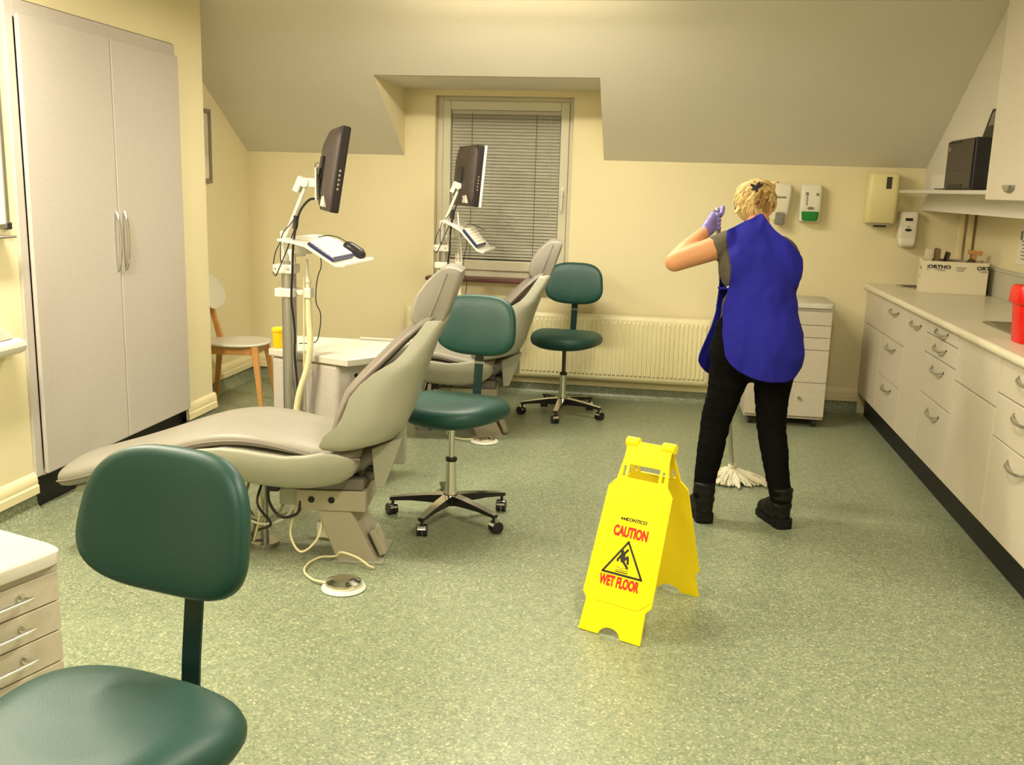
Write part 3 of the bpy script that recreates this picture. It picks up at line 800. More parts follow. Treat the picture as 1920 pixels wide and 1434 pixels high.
# ------------------------------------------------------------------ operator stools
def make_stool():
    t = thing('operator_stool', 'x', 'stool', (0, 0, 0), 0, 'green swivel stools')
    bm = nbm(); rings = []
    for k, z in ((.72, .462), (.86, .468), (.95, .482), (.992, .500), (.995, .512), (.965, .528), (.90, .542), (.80, .551), (.64, .557), (.42, .556), (.15, .554)):
        rings.append([(x * (1 + .15 * y / .226), y, z + ((.012 * (x / .23) ** 2 - .006 * max(0, -y / .226)) if k < .9 else (.006 * (x / .23) ** 2 if z > .5 else 0))) for x, y in sup(.232 * k, .226 * k, 2.8, 48)])
    loft(bm, rings); obj('seat', bm, M['vinyl'], t, ang=80)
    # backrest: curved rounded panel, tilted a little backwards
    bm = nbm(); rings = []
    for k, d in ((.86, .020), (.95, .018), (.99, .010), (1.0, 0), (.99, -.012), (.95, -.022), (.85, -.029), (.6, -.034), (.3, -.036), (.05, -.036)):
        r = []
        for x, z in sup(.205 * k, .142 * k, 3.0, 56):
            # slightly narrower at the top
            f = .955 - .085 * (z / .142)
            X = x * f
            Y = d - .9 * X * X
            r.append((X, Y + .045, z))
        rings.append(r)
    loft(bm, rings)
    b = obj('backrest', bm, M['vinyl'], t, ang=80, loc=(0, .235, .865), rot=(rad(-12), 0, 0))
    bm = nbm()
    tube(bm, [(0, .03, .45), (0, .13, .448), (0, .225, .452), (0, .258, .475), (0, .272, .56), (0, .296, .80)], .5, n=4, k=5)
    bm.free(); bm = nbm()
    P = smooth_path([(0, .02, .452), (0, .15, .450), (0, .232, .455), (0, .262, .480), (0, .272, .56), (0, .290, .70), (0, .303, .82)], 6)
    rings = []
    for i, p in enumerate(P):
        d = (P[min(i + 1, len(P) - 1)] - P[max(0, i - 1)]).normalized(); nn = Vector((1, 0, 0)).cross(d)
        rings.append([p + Vector((s * .021, 0, 0)) + nn * q for s, q in ((-1, -.004), (1, -.004), (1, .004), (-1, .004))])
    loft(bm, rings); o = obj('back_bar', bm, M['barm'], t, ang=50, bevel=.0015)
    bm = nbm(); box(bm, -.022, .022, .2825, .2975, .672, .684); obj('bar_clip', bm, M['chrome'], o, smooth=False)
    bm = nbm(); cyl(bm, (0, 0, .28), (0, 0, .462), .0135); cyl(bm, (0, 0, .448), (0, 0, .463), .05, n=24); obj('gas_lift', bm, M['gas'], t)
    bm = nbm(); lathe(bm, [(.0, .272), (.024, .272), (.026, .277), (.026, .285), (.022, .290), (.0, .290)], 24); obj('collar', bm, M['blackp'], t)
    bm = nbm(); lathe(bm, [(.0, .095), (.030, .095), (.028, .13), (.024, .20), (.022, .275), (0, .275)], 24); obj('column', bm, M['chrome'], t)
    bm = nbm(); lathe(bm, [(0, .068), (.034, .068), (.038, .10), (.034, .118), (0, .118)], 20); obj('hub', bm, M['blackp'], t)
    for k in range(5):
        bm = nbm(); mi = []
        secs = [(.02, .118, .024, .072), (.10, .112, .021, .076), (.18, .102, .018, .078), (.262, .090, .015, .072), (.28, .087, .014, .070)]
        loft(bm, [[(x, -w, zt), (x, w, zt), (x, w * .9, zt - .009), (x, w * .75, zb), (x, -w * .75, zb), (x, -w * .9, zt - .009)] for x, zt, w, zb in secs])
        bm.faces.ensure_lookup_table()
        leg = obj('leg', bm, [M['blackp'], M['chrome']], t, ang=30, rot=(0, 0, 2 * PI * k / 5))
        for p in leg.data.polygons:
            if p.normal.z > .6: p.material_index = 1
        bm = nbm(); x = .268
        cyl(bm, (x, 0, .045), (x, 0, .072), .007, n=10)
        cs = [0.9, -0.6, 2.2, 0.4, -1.8][k]
        mt_ = Matrix.Translation((x, 0, 0)) @ Matrix.Rotation(cs, 4, 'Z') @ Matrix.Translation((-.012, 0, 0))
        for s in (-1, 1):
            A = mt_ @ Vector((0, s * .004, .026)); B = mt_ @ Vector((0, s * .022, .026)); cyl(bm, A, B, .026, n=22)
        c = obj('caster', bm, [M['blackp'], M['chrome']], leg, ang=40)
        bm = nbm(); pr = [(.030 * math.cos(a), .026 + .030 * math.sin(a)) for a in [rad(q) for q in range(20, 161, 20)]]
        pr2 = [(.0275 * math.cos(a), .026 + .0275 * math.sin(a)) for a in [rad(q) for q in range(160, 19, -20)]]
        # chrome hood belongs to the caster mesh
        prism(bm, pr + pr2, lambda a, b, tt: mt_ @ Vector((a, tt, b)), -.018, .018)
        me2 = c.data; b2 = bmesh.new(); b2.from_mesh(me2); n0 = len(b2.faces)
        tmp = bpy.data.meshes.new('tmp'); bmesh.ops.recalc_face_normals(bm, faces=bm.faces[:]); bm.to_mesh(tmp); bm.free()
        b2.from_mesh(tmp); b2.faces.ensure_lookup_table()
        for f in b2.faces[n0:]: f.material_index = 1
        b2.to_mesh(me2); b2.free(); bpy.data.meshes.remove(tmp)
        for p in me2.polygons: p.use_smooth = True
        me2.set_sharp_from_angle(angle=rad(40))
    return t
M['barm'] = principled('dark_bar_metal', srgb(26, 52, 50), 0.25, metal=.3)
M['gas'] = principled('gas_lift_metal', srgb(88, 84, 74), 0.25, metal=.8)
def set_legs(s, a0):
    for i, l in enumerate([c for c in kids(s) if c.name.startswith('leg')]): l.rotation_euler = (0, 0, a0 + 2 * PI * i / 5)
st1 = make_stool(); st1.location = (-.930, 1.385, 0); st1.rotation_euler = (0, 0, rad(-13)); st1['label'] = 'green swivel stool in the lower left foreground, cut off by the frame'
set_legs(st1, rad(30))
st2 = dup(st1, (-.89, 4.14, 0), rad(-13), 'green swivel stool standing right behind the nearer dental chair backrest'); set_legs(st2, rad(39 + 13))
st3 = dup(st1, (-.61, 6.33, 0), rad(-6), 'green swivel stool in front of the radiator beside the farther dental chair'); set_legs(st3, rad(51 + 6))

for c_ in kids(st2):
    if c_.name.startswith('gas_lift'): c_.material_slots[0].link = 'OBJECT'; c_.material_slots[0].material = M['chrome']
for c_ in kids(st1):
    if c_.name.split('.')[0] in ('seat', 'backrest', 'back_bar', 'gas_lift'): c_.location.z += .022
    if c_.name.split('.')[0] == 'backrest': c_.location += Vector((-.034, 0, -.030))
# ------------------------------------------------------------------ dental chairs (x towards the head end)
def make_dental_chair():
    t = thing('dental_chair', 'x', 'dental chair', (0, 0, 0), 0, 'reclining dental chairs')
    # seat and leg-rest cushion
    st = [(-1.195, .335, .14, .055), (-1.18, .357, .170, .09), (-1.12, .378, .185, .105), (-1.0, .412, .195, .10), (-.85, .458, .205, .09), (-.72, .507, .222, .085), (-.60, .545, .235, .085),
          (-.50, .562, .242, .085), (-.40, .562, .245, .08), (-.28, .542, .246, .075), (-.16, .512, .246, .07), (-.05, .496, .242, .065), (.03, .494, .235, .06)]
    bm = nbm(); rings = []
    for s, zt, w, th in st:
        rings.append([(s, y, zt - th / 2 + z) for y, z in sup(w, th / 2, 3.0, 32)])
    loft(bm, rings); c = obj('seat_cushion', bm, M['cush'], t, ang=80, sub=1)
    for sg in (-1, 1):
        bm = nbm(); tube(bm, [(s, sg * (w + .001), zt - th * .55) for s, zt, w, th in st[1:]], .004, n=6, k=3)
        obj('piping', bm, M['cush2'], c)
    # pan under the cushion
    sp = [(-1.13, .275, .240, .12), (-1.08, .300, .252, .145), (-.9, .375, .335, .17), (-.78, .445, .395, .20), (-.70, .482, .405, .255), (-.60, .514, .390, .280), (-.49, .532, .362, .288), (-.42, .529, .345, .290), (-.34, .518, .332, .290), (-.25, .507, .325, .288), (-.17, .514, .326, .284), (-.10, .528, .336, .278), (-.05, .516, .350, .270), (-.01, .495, .375, .258), (.01, .47, .41, .235)]
    bm = nbm(); rings = []
    for s, zt, zb, w in sp:
        h = (zt - zb)
        r = []
        for y, z in sup(w, h / 2, 6, 48):
            zz = zb + h / 2 + z
            if z > 0: zz -= .04 * max(0, 1 - (y / w) ** 14) * (z / (h / 2)) if s > -.75 else 0
            r.append((s, y * (1 - .12 * max(0, -z / (h / 2))), zz))
        rings.append(r)
    loft(bm, rings); obj('seat_shell', bm, M['shell'], t, ang=60)
    # backrest shell: wraps round the sides
    lv = [(.497, -.07, .02, .262), (.503, -.105, .07, .272), (.515, -.118, .12, .276), (.526, -.115, .15, .278), (.554, -.101, .175, .278), (.579, -.076, .188, .277), (.597, -.051, .196, .276), (.628, -.033, .206, .273), (.668, -.018, .218, .268), (.708, -.004, .232, .264), (.754, .032, .246, .254),
          (.798, .082, .260, .244), (.822, .122, .268, .236), (.842, .156, .276, .227), (.877, .190, .285, .211), (.909, .213, .302, .196), (.944, .236, .318, .178), (.967, .252, .328, .167), (.982, .262, .333, .160), (.988, .270, .330, .152)]
    bm = nbm(); rings = []
    for z, f, r, w in lv:
        ring = []
        nseg = 22
        for i in range(nseg + 1):
            a = PI * i / nseg
            ee = .60 if z < .75 else max(.36, .60 - 1.2 * (z - .75))
            y = -w * math.copysign(abs(math.cos(a)) ** ee, math.cos(a)); x = f + (r - f) * abs(math.sin(a)) ** ee
            ring.append((x, y, z))
        m = min(.055, (r - f) * .5)
        for i in range(1, 8):
            u = -1 + 2 * (8 - i) / 8
            ring.append((f + m * (1 - u ** 6), u * (w - .012), z))
        rings.append(ring)
    loft(bm, rings); obj('back_shell', bm, M['shell'], t, ang=50)
    # backrest cushion
    cv = [(.505, -.095, .225), (.56, -.098, .238), (.62, -.082, .242), (.71, -.046, .238), (.76, -.004, .232), (.81, .044, .222), (.87, .102, .200), (.915, .146, .182), (.955, .192, .165), (.985, .228, .150), (1.0, .252, .135)]
    bm = nbm(); rings = []
    for z, f, w in cv:
        rings.append([(f + .035 + x * (.035 if x < 0 else .03), y, z) for x, y in [(p / 1, q) for p, q in sup(1, w, 2.6, 36)]])
    loft(bm, rings); c = obj('back_cushion', bm, M['cush2'], t, ang=80)
    # head rest
    bm = nbm()
    pl = [(.200, .990), (.203, 1.03), (.219, 1.080), (.255, 1.130), (.300, 1.172), (.322, 1.184), (.345, 1.188), (.372, 1.184), (.393, 1.172), (.386, 1.14), (.352, 1.04), (.328, .978), (.312, .963), (.248, .951), (.215, .965)]
    ccx, ccz = .295, 1.07
    rings = []
    for y, k in ((-1, .80), (-.985, .90), (-.94, .965), (-.86, 1.0), (-.4, 1.0), (.4, 1.0), (.86, 1.0), (.94, .965), (.985, .90), (1, .80)):
        rings.append([(ccx + (p[0] - ccx) * k, y * (.132 - .018 * max(0, (p[1] - 1.0) / .19)), ccz + (p[1] - ccz) * (1 - (1 - k) * .5)) for p in pl])
    loft(bm, rings); h = obj('headrest', bm, M['cush'], t, ang=55)
    for sg in (-1, 1):
        bm = nbm(); tube(bm, [(x, sg * (.131 - .018 * max(0, (z - 1.0) / .19)), z) for x, z in ((.262, .975), (.275, 1.0), (.303, 1.07), (.325, 1.13), (.336, 1.165))], .0035, n=6)
        obj('piping', bm, M['cush2'], h)
    bm = nbm(); cyl(bm, (.285, -.03, .93), (.285, -.03, .97), .012); cyl(bm, (.285, .03, .93), (.285, .03, .97), .012); obj('headrest_post', bm, M['chrome'], t)
    # base
    bm = nbm(); box(bm, -.245, .03, -.125, .125, .212, .296); cb_ = obj('control_box', bm, M['beige'], t, smooth=False, bevel=.004)
    bm = nbm(); box(bm, -.235, .02, -.118, .118, .2965, .345); obj('lift_top', bm, M['bellow'], t, smooth=False, bevel=.008)
    for x in (-.185, -.105):
        bm = nbm(); cyl(bm, (x, -.128, .258), (x, -.124, .258), .013, n=18); obj('socket', bm, M['black'], cb_)
    bm = nbm(); box(bm, -.32, -.2455, -.10, .10, .222, .292); box(bm, -.40, -.32, -.06, .06, .30, .35); obj('rear_housing', bm, M['shell'], t, smooth=False, bevel=.005)
    bm = nbm()
    f = lambda a, b, tt: (a, tt, b)
    prism(bm, [(-.165, .212), (-.03, .212), (.075, 0), (-.085, 0)], f, -.12, .12); obj('base_leg', bm, M['beige'], t, smooth=False, bevel=.006)
    bm = nbm(); box(bm, -.10, .10, -.135, .135, 0, .006); obj('foot_plate', bm, M['shell'], t, smooth=False, bevel=.002)
    bm = nbm()
    mx = Matrix.Translation((.085, -.035, .002)) @ Matrix.Rotation(rad(-24), 4, 'Y'); box(bm, 0, .028, -.05, .05, .012, .125, mtx=mx)
    o = obj('base_switch', bm, M['beige'], t, smooth=False, bevel=.006)
    bm = nbm(); cyl(bm, (-.42, .03, .02), (-.42, .03, .36), .019); cyl(bm, (-.42, .03, 0), (-.42, .03, .02), .06, n=24); obj('rear_post', bm, M['steel'], t)
    # cables under the seat
    for pts, r, m in (([(-.36, -.1, .33), (-.35, -.14, .25), (-.30, -.15, .19), (-.24, -.13, .20), (-.23, -.12, .25)], .006, 'blackp'),
                      ([(-.44, -.06, .34), (-.47, -.08, .2), (-.45, -.05, .06), (-.42, .0, .03)], .006, 'bellow'),
                      ([(-.40, -.08, .34), (-.40, -.1, .18), (-.44, -.05, .05)], .005, 'hose'),
                      ([(-.245, -.09, .23), (-.27, -.13, .12), (-.22, -.17, .055), (-.16, -.15, .1), (-.15, -.1, .17), (-.17, -.08, .212)], .0045, 'hose'),
                      ([(-.5, -.02, .2), (-.42, -.09, .16), (-.3, -.06, .17), (-.2, .0, .2)], .007, 'shell'), ([(-.30, -.02, .34), (-.31, -.07, .22), (-.36, -.1, .12), (-.30, -.08, .07), (-.2, -.03, .06), (-.12, 0, .04)], .006, 'shell'),
                      ([(-.48, .05, .36), (-.5, -.03, .24), (-.43, -.06, .13), (-.47, -.02, .03)], .009, 'bellow'), ([(-.38, -.04, .35), (-.40, -.13, .24), (-.35, -.12, .15), (-.42, -.07, .1)], .005, 'blackp'), ([(-.55, -.05, .36), (-.52, -.08, .2), (-.40, -.1, .14), (-.3, -.11, .17), (-.25, -.09, .24)], .005, 'whiteen')):
        bm = nbm(); tube(bm, pts, r, n=8); obj('hose', bm, M[m], t)
    bm = nbm(); box(bm, -.17, -.12, -.10, -.07, .09, .155); obj('connector', bm, M['whiteen'], t, smooth=False, bevel=.004)
    bm = nbm(); box(bm, -.36, -.315, -.13, -.1, .285, .335); obj('plug', bm, M['blackp'], t, smooth=False, bevel=.004)
    # bracket and bellows behind
    bm = nbm(); prism(bm, [(.055, .475), (.12, .505), (.175, .525), (.165, .49), (.105, .322), (.07, .318)], f, -.135, -.10); obj('lift_bracket', bm, M['shell'], t, smooth=False, bevel=.004)
    bm = nbm(); box(bm, .095, .16, .06, .11, .36, .55); obj('rear_stay', bm, M['shell'], t, smooth=False, bevel=.004)
    bm = nbm()
    rings = []
    for i in range(9):
        k = i / 8; x = -.03 + .15 * k; z = .40 + .08 * k; rr = .055 + (.008 if i % 2 else 0)
        rings.append([(x + .3 * b * .4, a, z + b) for a, b in sup(.13, rr, 2.5, 28)])
    loft(bm, rings); obj('bellows', bm, M['bellow'], t, ang=70)
    bm = nbm(); box(bm, -.01, .075, -.09, .06, .378, .392); o = obj('safety_plate', bm, M['black'], t, smooth=False, bevel=.003)
    bm = nbm(); ell(bm, (.045, -.02, .345), (.04, .05, .028)); cyl(bm, (.0, -.04, .30), (.0, -.04, .38), .02); obj('motor', bm, M['bellow'], t)
    return t
dc1 = make_dental_chair(); dc1.location = (-1.15, 3.66, 0); dc1.rotation_euler = (0, 0, rad(7)); dc1['label'] = 'nearer grey reclining dental chair in the left foreground'
dc2 = dup(dc1, (-.985, 5.74, 0), rad(7), 'farther grey reclining dental chair below the window')

def make_pedal():
    t = thing('foot_control', 'x', 'foot pedal', (0, 0, 0), 0, 'round foot controls')
    bm = nbm(); lathe(bm, [(0, 0), (.080, 0), (.084, .004), (.080, .010), (.07, .014), (0, .014)], 40); obj('base', bm, M['whiteen'], t)
    bm = nbm(); lathe(bm, [(0, .014), (.066, .014), (.068, .022), (.066, .030), (.04, .040), (.0, .044)], 20); obj('disc', bm, M['chrome'], t, ang=8)
    return t
pd1 = make_pedal(); pd1.location = (-1.11, 3.285, 0); pd1['label'] = 'round chrome foot control on the floor before the nearer dental chair'
bm = nbm(); O = Vector((-1.11, 3.285, 0))
tube(bm, [p - O for p in [Vector(q) for q in ((-1.175, 3.28, .018), (-1.24, 3.31, .012), (-1.30, 3.38, .010), (-1.315, 3.46, .010), (-1.29, 3.53, .012), (-1.22, 3.51, .03), (-1.19, 3.495, .055), (-1.12, 3.48, .045), (-1.07, 3.47, .02), (-1.052, 3.48, .008))]], .0045, n=8)
obj('hose', bm, M['hose'], pd1)
pd2 = dup(pd1, (-.985, 5.50, 0), rad(18), 'round chrome foot control on the floor before the farther dental chair')

# ------------------------------------------------------------------ delivery units and their poles
def make_unit():
    t = thing('delivery_unit', 'x', 'cabinet', (0, 0, 0), 0, 'white dental delivery units')
    P = [(-.385, .062), (.077, -.12), (.35, .23), (.35, .484), (-.40, .484)]
    c = (-.06, .25)
    ins = lambda k: [(c[0] + (x - c[0]) * k, c[1] + (y - c[1]) * k) for x, y in P]
    f = lambda a, b, tt: (a, b, tt)
    bm = nbm(); prism(bm, P, f, .645, .68); obj('top', bm, M['white'], t, smooth=False, bevel=.006, seg=3)
    bm = nbm(); prism(bm, [(-.05, .458), (.35, .458), (.35, .484), (-.05, .484)], f, .6805, .692); obj('rear_rail', bm, M['white'], t, smooth=False, bevel=.003)
    bm = nbm(); prism(bm, [(-.370, .068), (.010, -.082), (.06, -.03), (.125, .06), (.135, .47), (-.385, .47)], f, .0, .644); obj('body', bm, M['lam'], t, smooth=False, bevel=.02, seg=4)
    d = Vector((.462, -.182, 0)).normalized(); nv = Vector((-.182, -.462, 0)).normalized() * 1
    A = Vector((-.370, .068, 0))
    bm = nbm(); mxx = Matrix((d, -nv, Vector((0, 0, 1)))).transposed().to_4x4(); mxx.translation = A
    box(bm, .10, .265, -.006, -.0005, .03, .60, mtx=mxx); obj('door', bm, M['lam'], t, smooth=False, bevel=.003)
    d2 = Vector((.2, .28, 0)).normalized(); n2 = Vector((.28, -.2, 0)).normalized(); B = Vector((.06, -.03, 0))
    for s, z, r in ((.035, .585, .010), (.05, .55, .016), (.045, .515, .014), (.085, .575, .011), (.09, .53, .012)):
        bm = nbm(); p = B + d2 * s + Vector((0, 0, z)); cyl(bm, p, p + n2 * .016, r, r * .9, n=16); obj('knob', bm, M['blackp'], t)
    return t
du1 = make_unit(); du1.location = (-1.50, 4.40, 0); du1['label'] = 'white dental delivery unit cabinet behind the nearer dental chair seat'
du2 = dup(du1, (-1.265, 6.335, 0), 0, 'white dental delivery unit cabinet below the window, mostly hidden by chairs')
def make_sharps():
    t = thing('sharps_bin', 'x', 'bin', (0, 0, 0), 0, 'yellow sharps bins')
    bm = nbm(); lathe(bm, [(0, 0), (.027, 0), (.030, .004), (.031, .082), (0, .082)], 28); obj('tub', bm, M['sharps'], t)
    bm = nbm(); lathe(bm, [(0, .082), (.035, .082), (.036, .090), (.033, .097), (.02, .101), (0, .101)], 28); obj('lid', bm, M['sharps'], t)
    return t
sb1 = make_sharps(); sb1.location = (-1.845, 4.50, .6805); sb1['label'] = 'small yellow sharps tub on the nearer delivery unit by its pole'
sb2 = dup(sb1, (-1.605, 6.44, .6805), 0, 'small yellow sharps tub on the farther delivery unit under the window sill')

M['polem'] = principled('pole_chrome', (.46, .45, .42), .3, metal=.85)
def make_pole():
    # origin at the pole foot; positions relative to (-1.718, 4.33)
    o = Vector((-1.718, 4.33, 0)); V = lambda x, y, z: Vector((x, y, z)) - o
    t = thing('equipment_pole', 'x', 'equipment stand', (0, 0, 0), 0, 'chrome equipment poles')
    bm = nbm(); cyl(bm, (0, 0, .01), (0, 0, 1.125), .0315, n=28); p = obj('pole', bm, M['polem'], t)
    bm = nbm(); cyl(bm, (-.036, 0, .02), (-.036, 0, 1.07), .004, n=8); obj('side_tube', bm, M['steel'], p)
    bm = nbm(); lathe(bm, [(0, 0), (.05, 0), (.05, .02), (.04, .05), (0, .05)], 28); obj('pole_foot', bm, M['blackp'], t)
    bm = nbm(); box(bm, -.064, .036, -.045, .045, 1.066, 1.108); c = obj('top_clamp', bm, M['whiteen'], t, smooth=False, bevel=.005)
    bm = nbm()
    for x in (-.052, .012): cyl(bm, (x, -.047, 1.088), (x, -.044, 1.088), .006, n=12)
    obj('clamp_screw', bm, M['steel'], c)
    bm = nbm(); box(bm, -.058, .034, -.044, .044, .957, .997); box(bm, .034, .078, -.012, .012, .965, .99); box(bm, .078, .112, -.028, .022, .955, 1.003); obj('hose_holder', bm, M['whiteen'], t, smooth=False, bevel=.005)
    # suction hose and handpiece
    bm = nbm(); tube(bm, [(.092, -.005, .955), (.097, -.01, .85), (.105, -.02, .74), (.09, -.03, .62), (.06, -.04, .52), (.04, -.045, .40), (.03, -.04, .2), (.02, -.02, .06)], .0155, n=12); h = obj('suction_hose', bm, M['hose'], t)
    bm = nbm(); cyl(bm, (.092, -.005, 1.0), (.092, -.005, 1.028), .0125); cyl(bm, (.092, -.005, 1.028), (.092, -.005, 1.034), .017); cyl(bm, (.092, -.005, 1.034), (.090, -.005, 1.06), .014, .006); cyl(bm, (.090, -.005, 1.06), (.088, -.005, 1.125), .0065); ell(bm, (.088, -.005, 1.128), (.0085,) * 3)
    obj('handpiece', bm, M['whiteen'], t)
    bm = nbm(); cyl(bm, (.07, -.02, .42), (.078, -.02, 1.05), .004, n=8); obj('thin_tube', bm, M['hose'], t)
    # monitor arm
    bm = nbm()
    cyl(bm, (-.02, 0, 1.108), (-.02, 0, 1.26), .02); cyl(bm, (.02, -.01, 1.108), (.02, -.01, 1.16), .016)
    obj('arm_base', bm, M['whiteen'], t)
    bm = nbm(); a0 = V(-1.742, 4.32, 1.205); a1 = V(-1.632, 4.33, 1.47)
    tube(bm, [a0, a1], .0095, n=12, sm=False); ell(bm, a0, (.014,) * 3); obj('monitor_arm', bm, M['whiteen'], t)
    bm = nbm(); j = V(-1.632, 4.33, 1.482)
    cyl(bm, j + Vector((0, -.03, 0)), j + Vector((0, .03, 0)), .021); box(bm, j.x, j.x + .062, -.022, .022, 1.463, 1.503)
    mx = Matrix.Translation(j + Vector((-.03, 0, -.008))) @ Matrix.Rotation(rad(24), 4, 'Y'); box(bm, -.014, .014, -.026, .026, -.036, .036, mtx=mx)
    obj('tilt_joint', bm, M['whiteen'], t, ang=40, bevel=.003)
    bm = nbm(); x = j.x + .062; box(bm, x - .002, x + .006, -.05, .05, 1.405, 1.552); m_ = obj('mount_plate', bm, M['whiteen'], t, smooth=False, bevel=.003)
    bm = nbm(); tube(bm, [(x - .006, -.04, 1.55), (x + .002, -.04, 1.572), (x + .014, -.04, 1.56), (x + .012, -.04, 1.52)], .004, n=6); obj('hook', bm, M['steel'], m_)
    # keyboard tray: flat head then sloping deck with a rolled lip
    prof = [(.050, 1.222), (.133, 1.210), (.255, 1.136), (.305, 1.117)]
    th = .007
    bm = nbm()
    q = [(.0, 1.232), (.045, 1.232), (.08, 1.224), (.135, 1.213), (.27, 1.131), (.285, 1.128), (.302, 1.134), (.316, 1.130), (.318, 1.118), (.30, 1.116), (.27, 1.117), (.13, 1.198), (.07, 1.212), (.0, 1.222)]
    prism(bm, q, lambda a, b, tt: (a, tt, b), -.145, .30); obj('keyboard_tray', bm, M['whiteen'], t, ang=35, bevel=.002)
    bm = nbm(); cyl(bm, (.075, .0, 1.16), (.075, .0, 1.213), .034, .05); cyl(bm, (.0, 0, 1.16), (.075, 0, 1.165), .018); obj('tray_swivel', bm, M['whiteen'], t, ang=40)
    # leads
    for pts, r in (([V(-1.575, 4.30, 1.412), V(-1.60, 4.28, 1.405), V(-1.632, 4.26, 1.36), V(-1.648, 4.25, 1.30), V(-1.662, 4.24, 1.2), V(-1.668, 4.24, 1.08), V(-1.682, 4.26, .95), V(-1.672, 4.27, .80), V(-1.676, 4.275, .68), V(-1.67, 4.29, .5), V(-1.68, 4.30, .2)], .0055),
                   ([V(-1.648, 4.25, 1.31), V(-1.66, 4.25, 1.27), V(-1.70, 4.26, 1.18), V(-1.74, 4.26, 1.09), V(-1.76, 4.27, 1.058), V(-1.78, 4.28, 1.075)], .0028),
                   ([V(-1.65, 4.25, 1.33), V(-1.69, 4.27, 1.29), V(-1.735, 4.29, 1.24), V(-1.74, 4.28, 1.15), V(-1.735, 4.28, 1.11)], .0025),
                   ([V(-1.745, 4.29, 1.21), V(-1.765, 4.28, 1.16), V(-1.775, 4.28, 1.11)], .0025),
                   ([V(-1.60, 4.42, 1.16), V(-1.588, 4.40, 1.10), V(-1.598, 4.38, 1.05), V(-1.60, 4.36, .99), V(-1.592, 4.34, .93), V(-1.572, 4.34, .88), V(-1.578, 4.34, .80), V(-1.60, 4.34, .745), V(-1.68, 4.34, .735)], .0025),
                   ([V(-1.65, 4.52, 1.225), V(-1.60, 4.54, 1.235), V(-1.55, 4.55, 1.225), V(-1.50, 4.55, 1.20)], .0025)):
        bm = nbm(); tube(bm, pts, r, n=8); obj('lead', bm, M['blackp'], t)
    bm = nbm(); tube(bm, [V(-1.650, 4.25, 1.335), V(-1.652, 4.25, 1.30), V(-1.656, 4.247, 1.275)], .0115, n=10); obj('ferrite', bm, M['blackp'], t)
    return t
ep1 = make_pole(); ep1.location = (-1.718, 4.33, 0); ep1['label'] = 'chrome pole with monitor arm, keyboard tray and cream hose behind the nearer dental chair'

def make_monitor(trim=None):
    t = thing('monitor', 'x', 'monitor', (0, 0, 0), 0, 'monitors on the dental poles')
    # local: screen faces +x, width along y, origin at the mount on the back
    bm = nbm(); box(bm, .034, .075, -.205, .205, -.19, .19); obj('bezel', bm, M['monb'], t, smooth=False, bevel=.008, seg=3)
    bm = nbm(); box(bm, .0752, .0762, -.185, .185, -.165, .17); o = obj('screen', bm, M['screen'], t, smooth=False)
    bm = nbm()
    loft(bm, [[(x, y, z + dz) for y, z in sup(w, h, 8, 40)] for x, w, h, dz in ((.034, .20, .184, 0), (.022, .192, .172, .002), (.006, .155, .13, .0), (.0, .14, .115, -.005))])
    obj('rear_cover', bm, M['mon'], t, ang=50)
    bm = nbm(); box(bm, -.012, .001, -.05, .05, -.05, .05); obj('mount', bm, M['blackp'], t, smooth=False)
    bm = nbm()
    for k in range(5): box(bm, .05, .058, -.2065, -.2045, -.09 + .02 * k, -.08 + .02 * k)
    obj('button', bm, M['satin'], t, smooth=False)
    bm = nbm(); box(bm, .005, .03, -.14, -.06, -.172, -.12); obj('connector', bm, M['whiteen'], t, smooth=False, bevel=.004)
    return t
mo1 = make_monitor(); mo1.matrix_world = Matrix.Translation((-1.556, 4.345, 1.551)) @ Matrix.Rotation(rad(26), 4, 'Z') @ Matrix.Rotation(rad(9), 4, 'Y')
mo1['label'] = 'dark monitor seen edge-on at the nearer pole, against the cream wall'
def make_keyboard():
    t = thing('keyboard', 'x', 'keyboard', (0, 0, 0), 0, 'navy keyboards on the trays')
    bm = nbm(); box(bm, -.07, .07, -.15, .15, 0, .014); obj('base', bm, M['navy'], t, smooth=False, bevel=.003)
    bm = nbm()
    for r in range(6):
        y0 = -.14
        x = -.058 + r * .0215
        n = 16 if r < 4 else 12
        for k in range(n):
            ww = .268 / n
            box(bm, x - .0095, x + .0095, y0 + k * ww + .0008, y0 + (k + 1) * ww - .0008, .0142, .0205)
    obj('keys', bm, M['paper'], t, smooth=False)
    return t
kb1 = make_keyboard(); km = Matrix.Rotation(math.atan2(.074, .12), 4, 'Y')
kb1.matrix_world = Matrix.Translation((-1.718 + .203, 4.33 + .0, 1.176)) @ km
kb1['label'] = 'white-keyed navy keyboard on the nearer sloping tray beside the black mouse'
ms = thing('computer_mouse', 'black computer mouse resting on the nearer keyboard tray', 'mouse', (0, 0, 0))
ms.matrix_world = Matrix.Translation((-1.718 + .235, 4.33 + .23, 1.156)) @ km
bm = nbm(); loft(bm, [[(x, y, z) for x, y in sup(.062 * k, .034 * k, 2.5, 28)] for k, z in ((.94, 0), (1, .006), (.97, .018), (.85, .030), (.6, .038), (.25, .041))]); obj('shell', bm, M['blackp'], ms, ang=70)
bm = nbm(); cyl(bm, (.03, -.004, .034), (.03, .004, .034), .009, n=16); obj('wheel', bm, M['bellow'], ms)

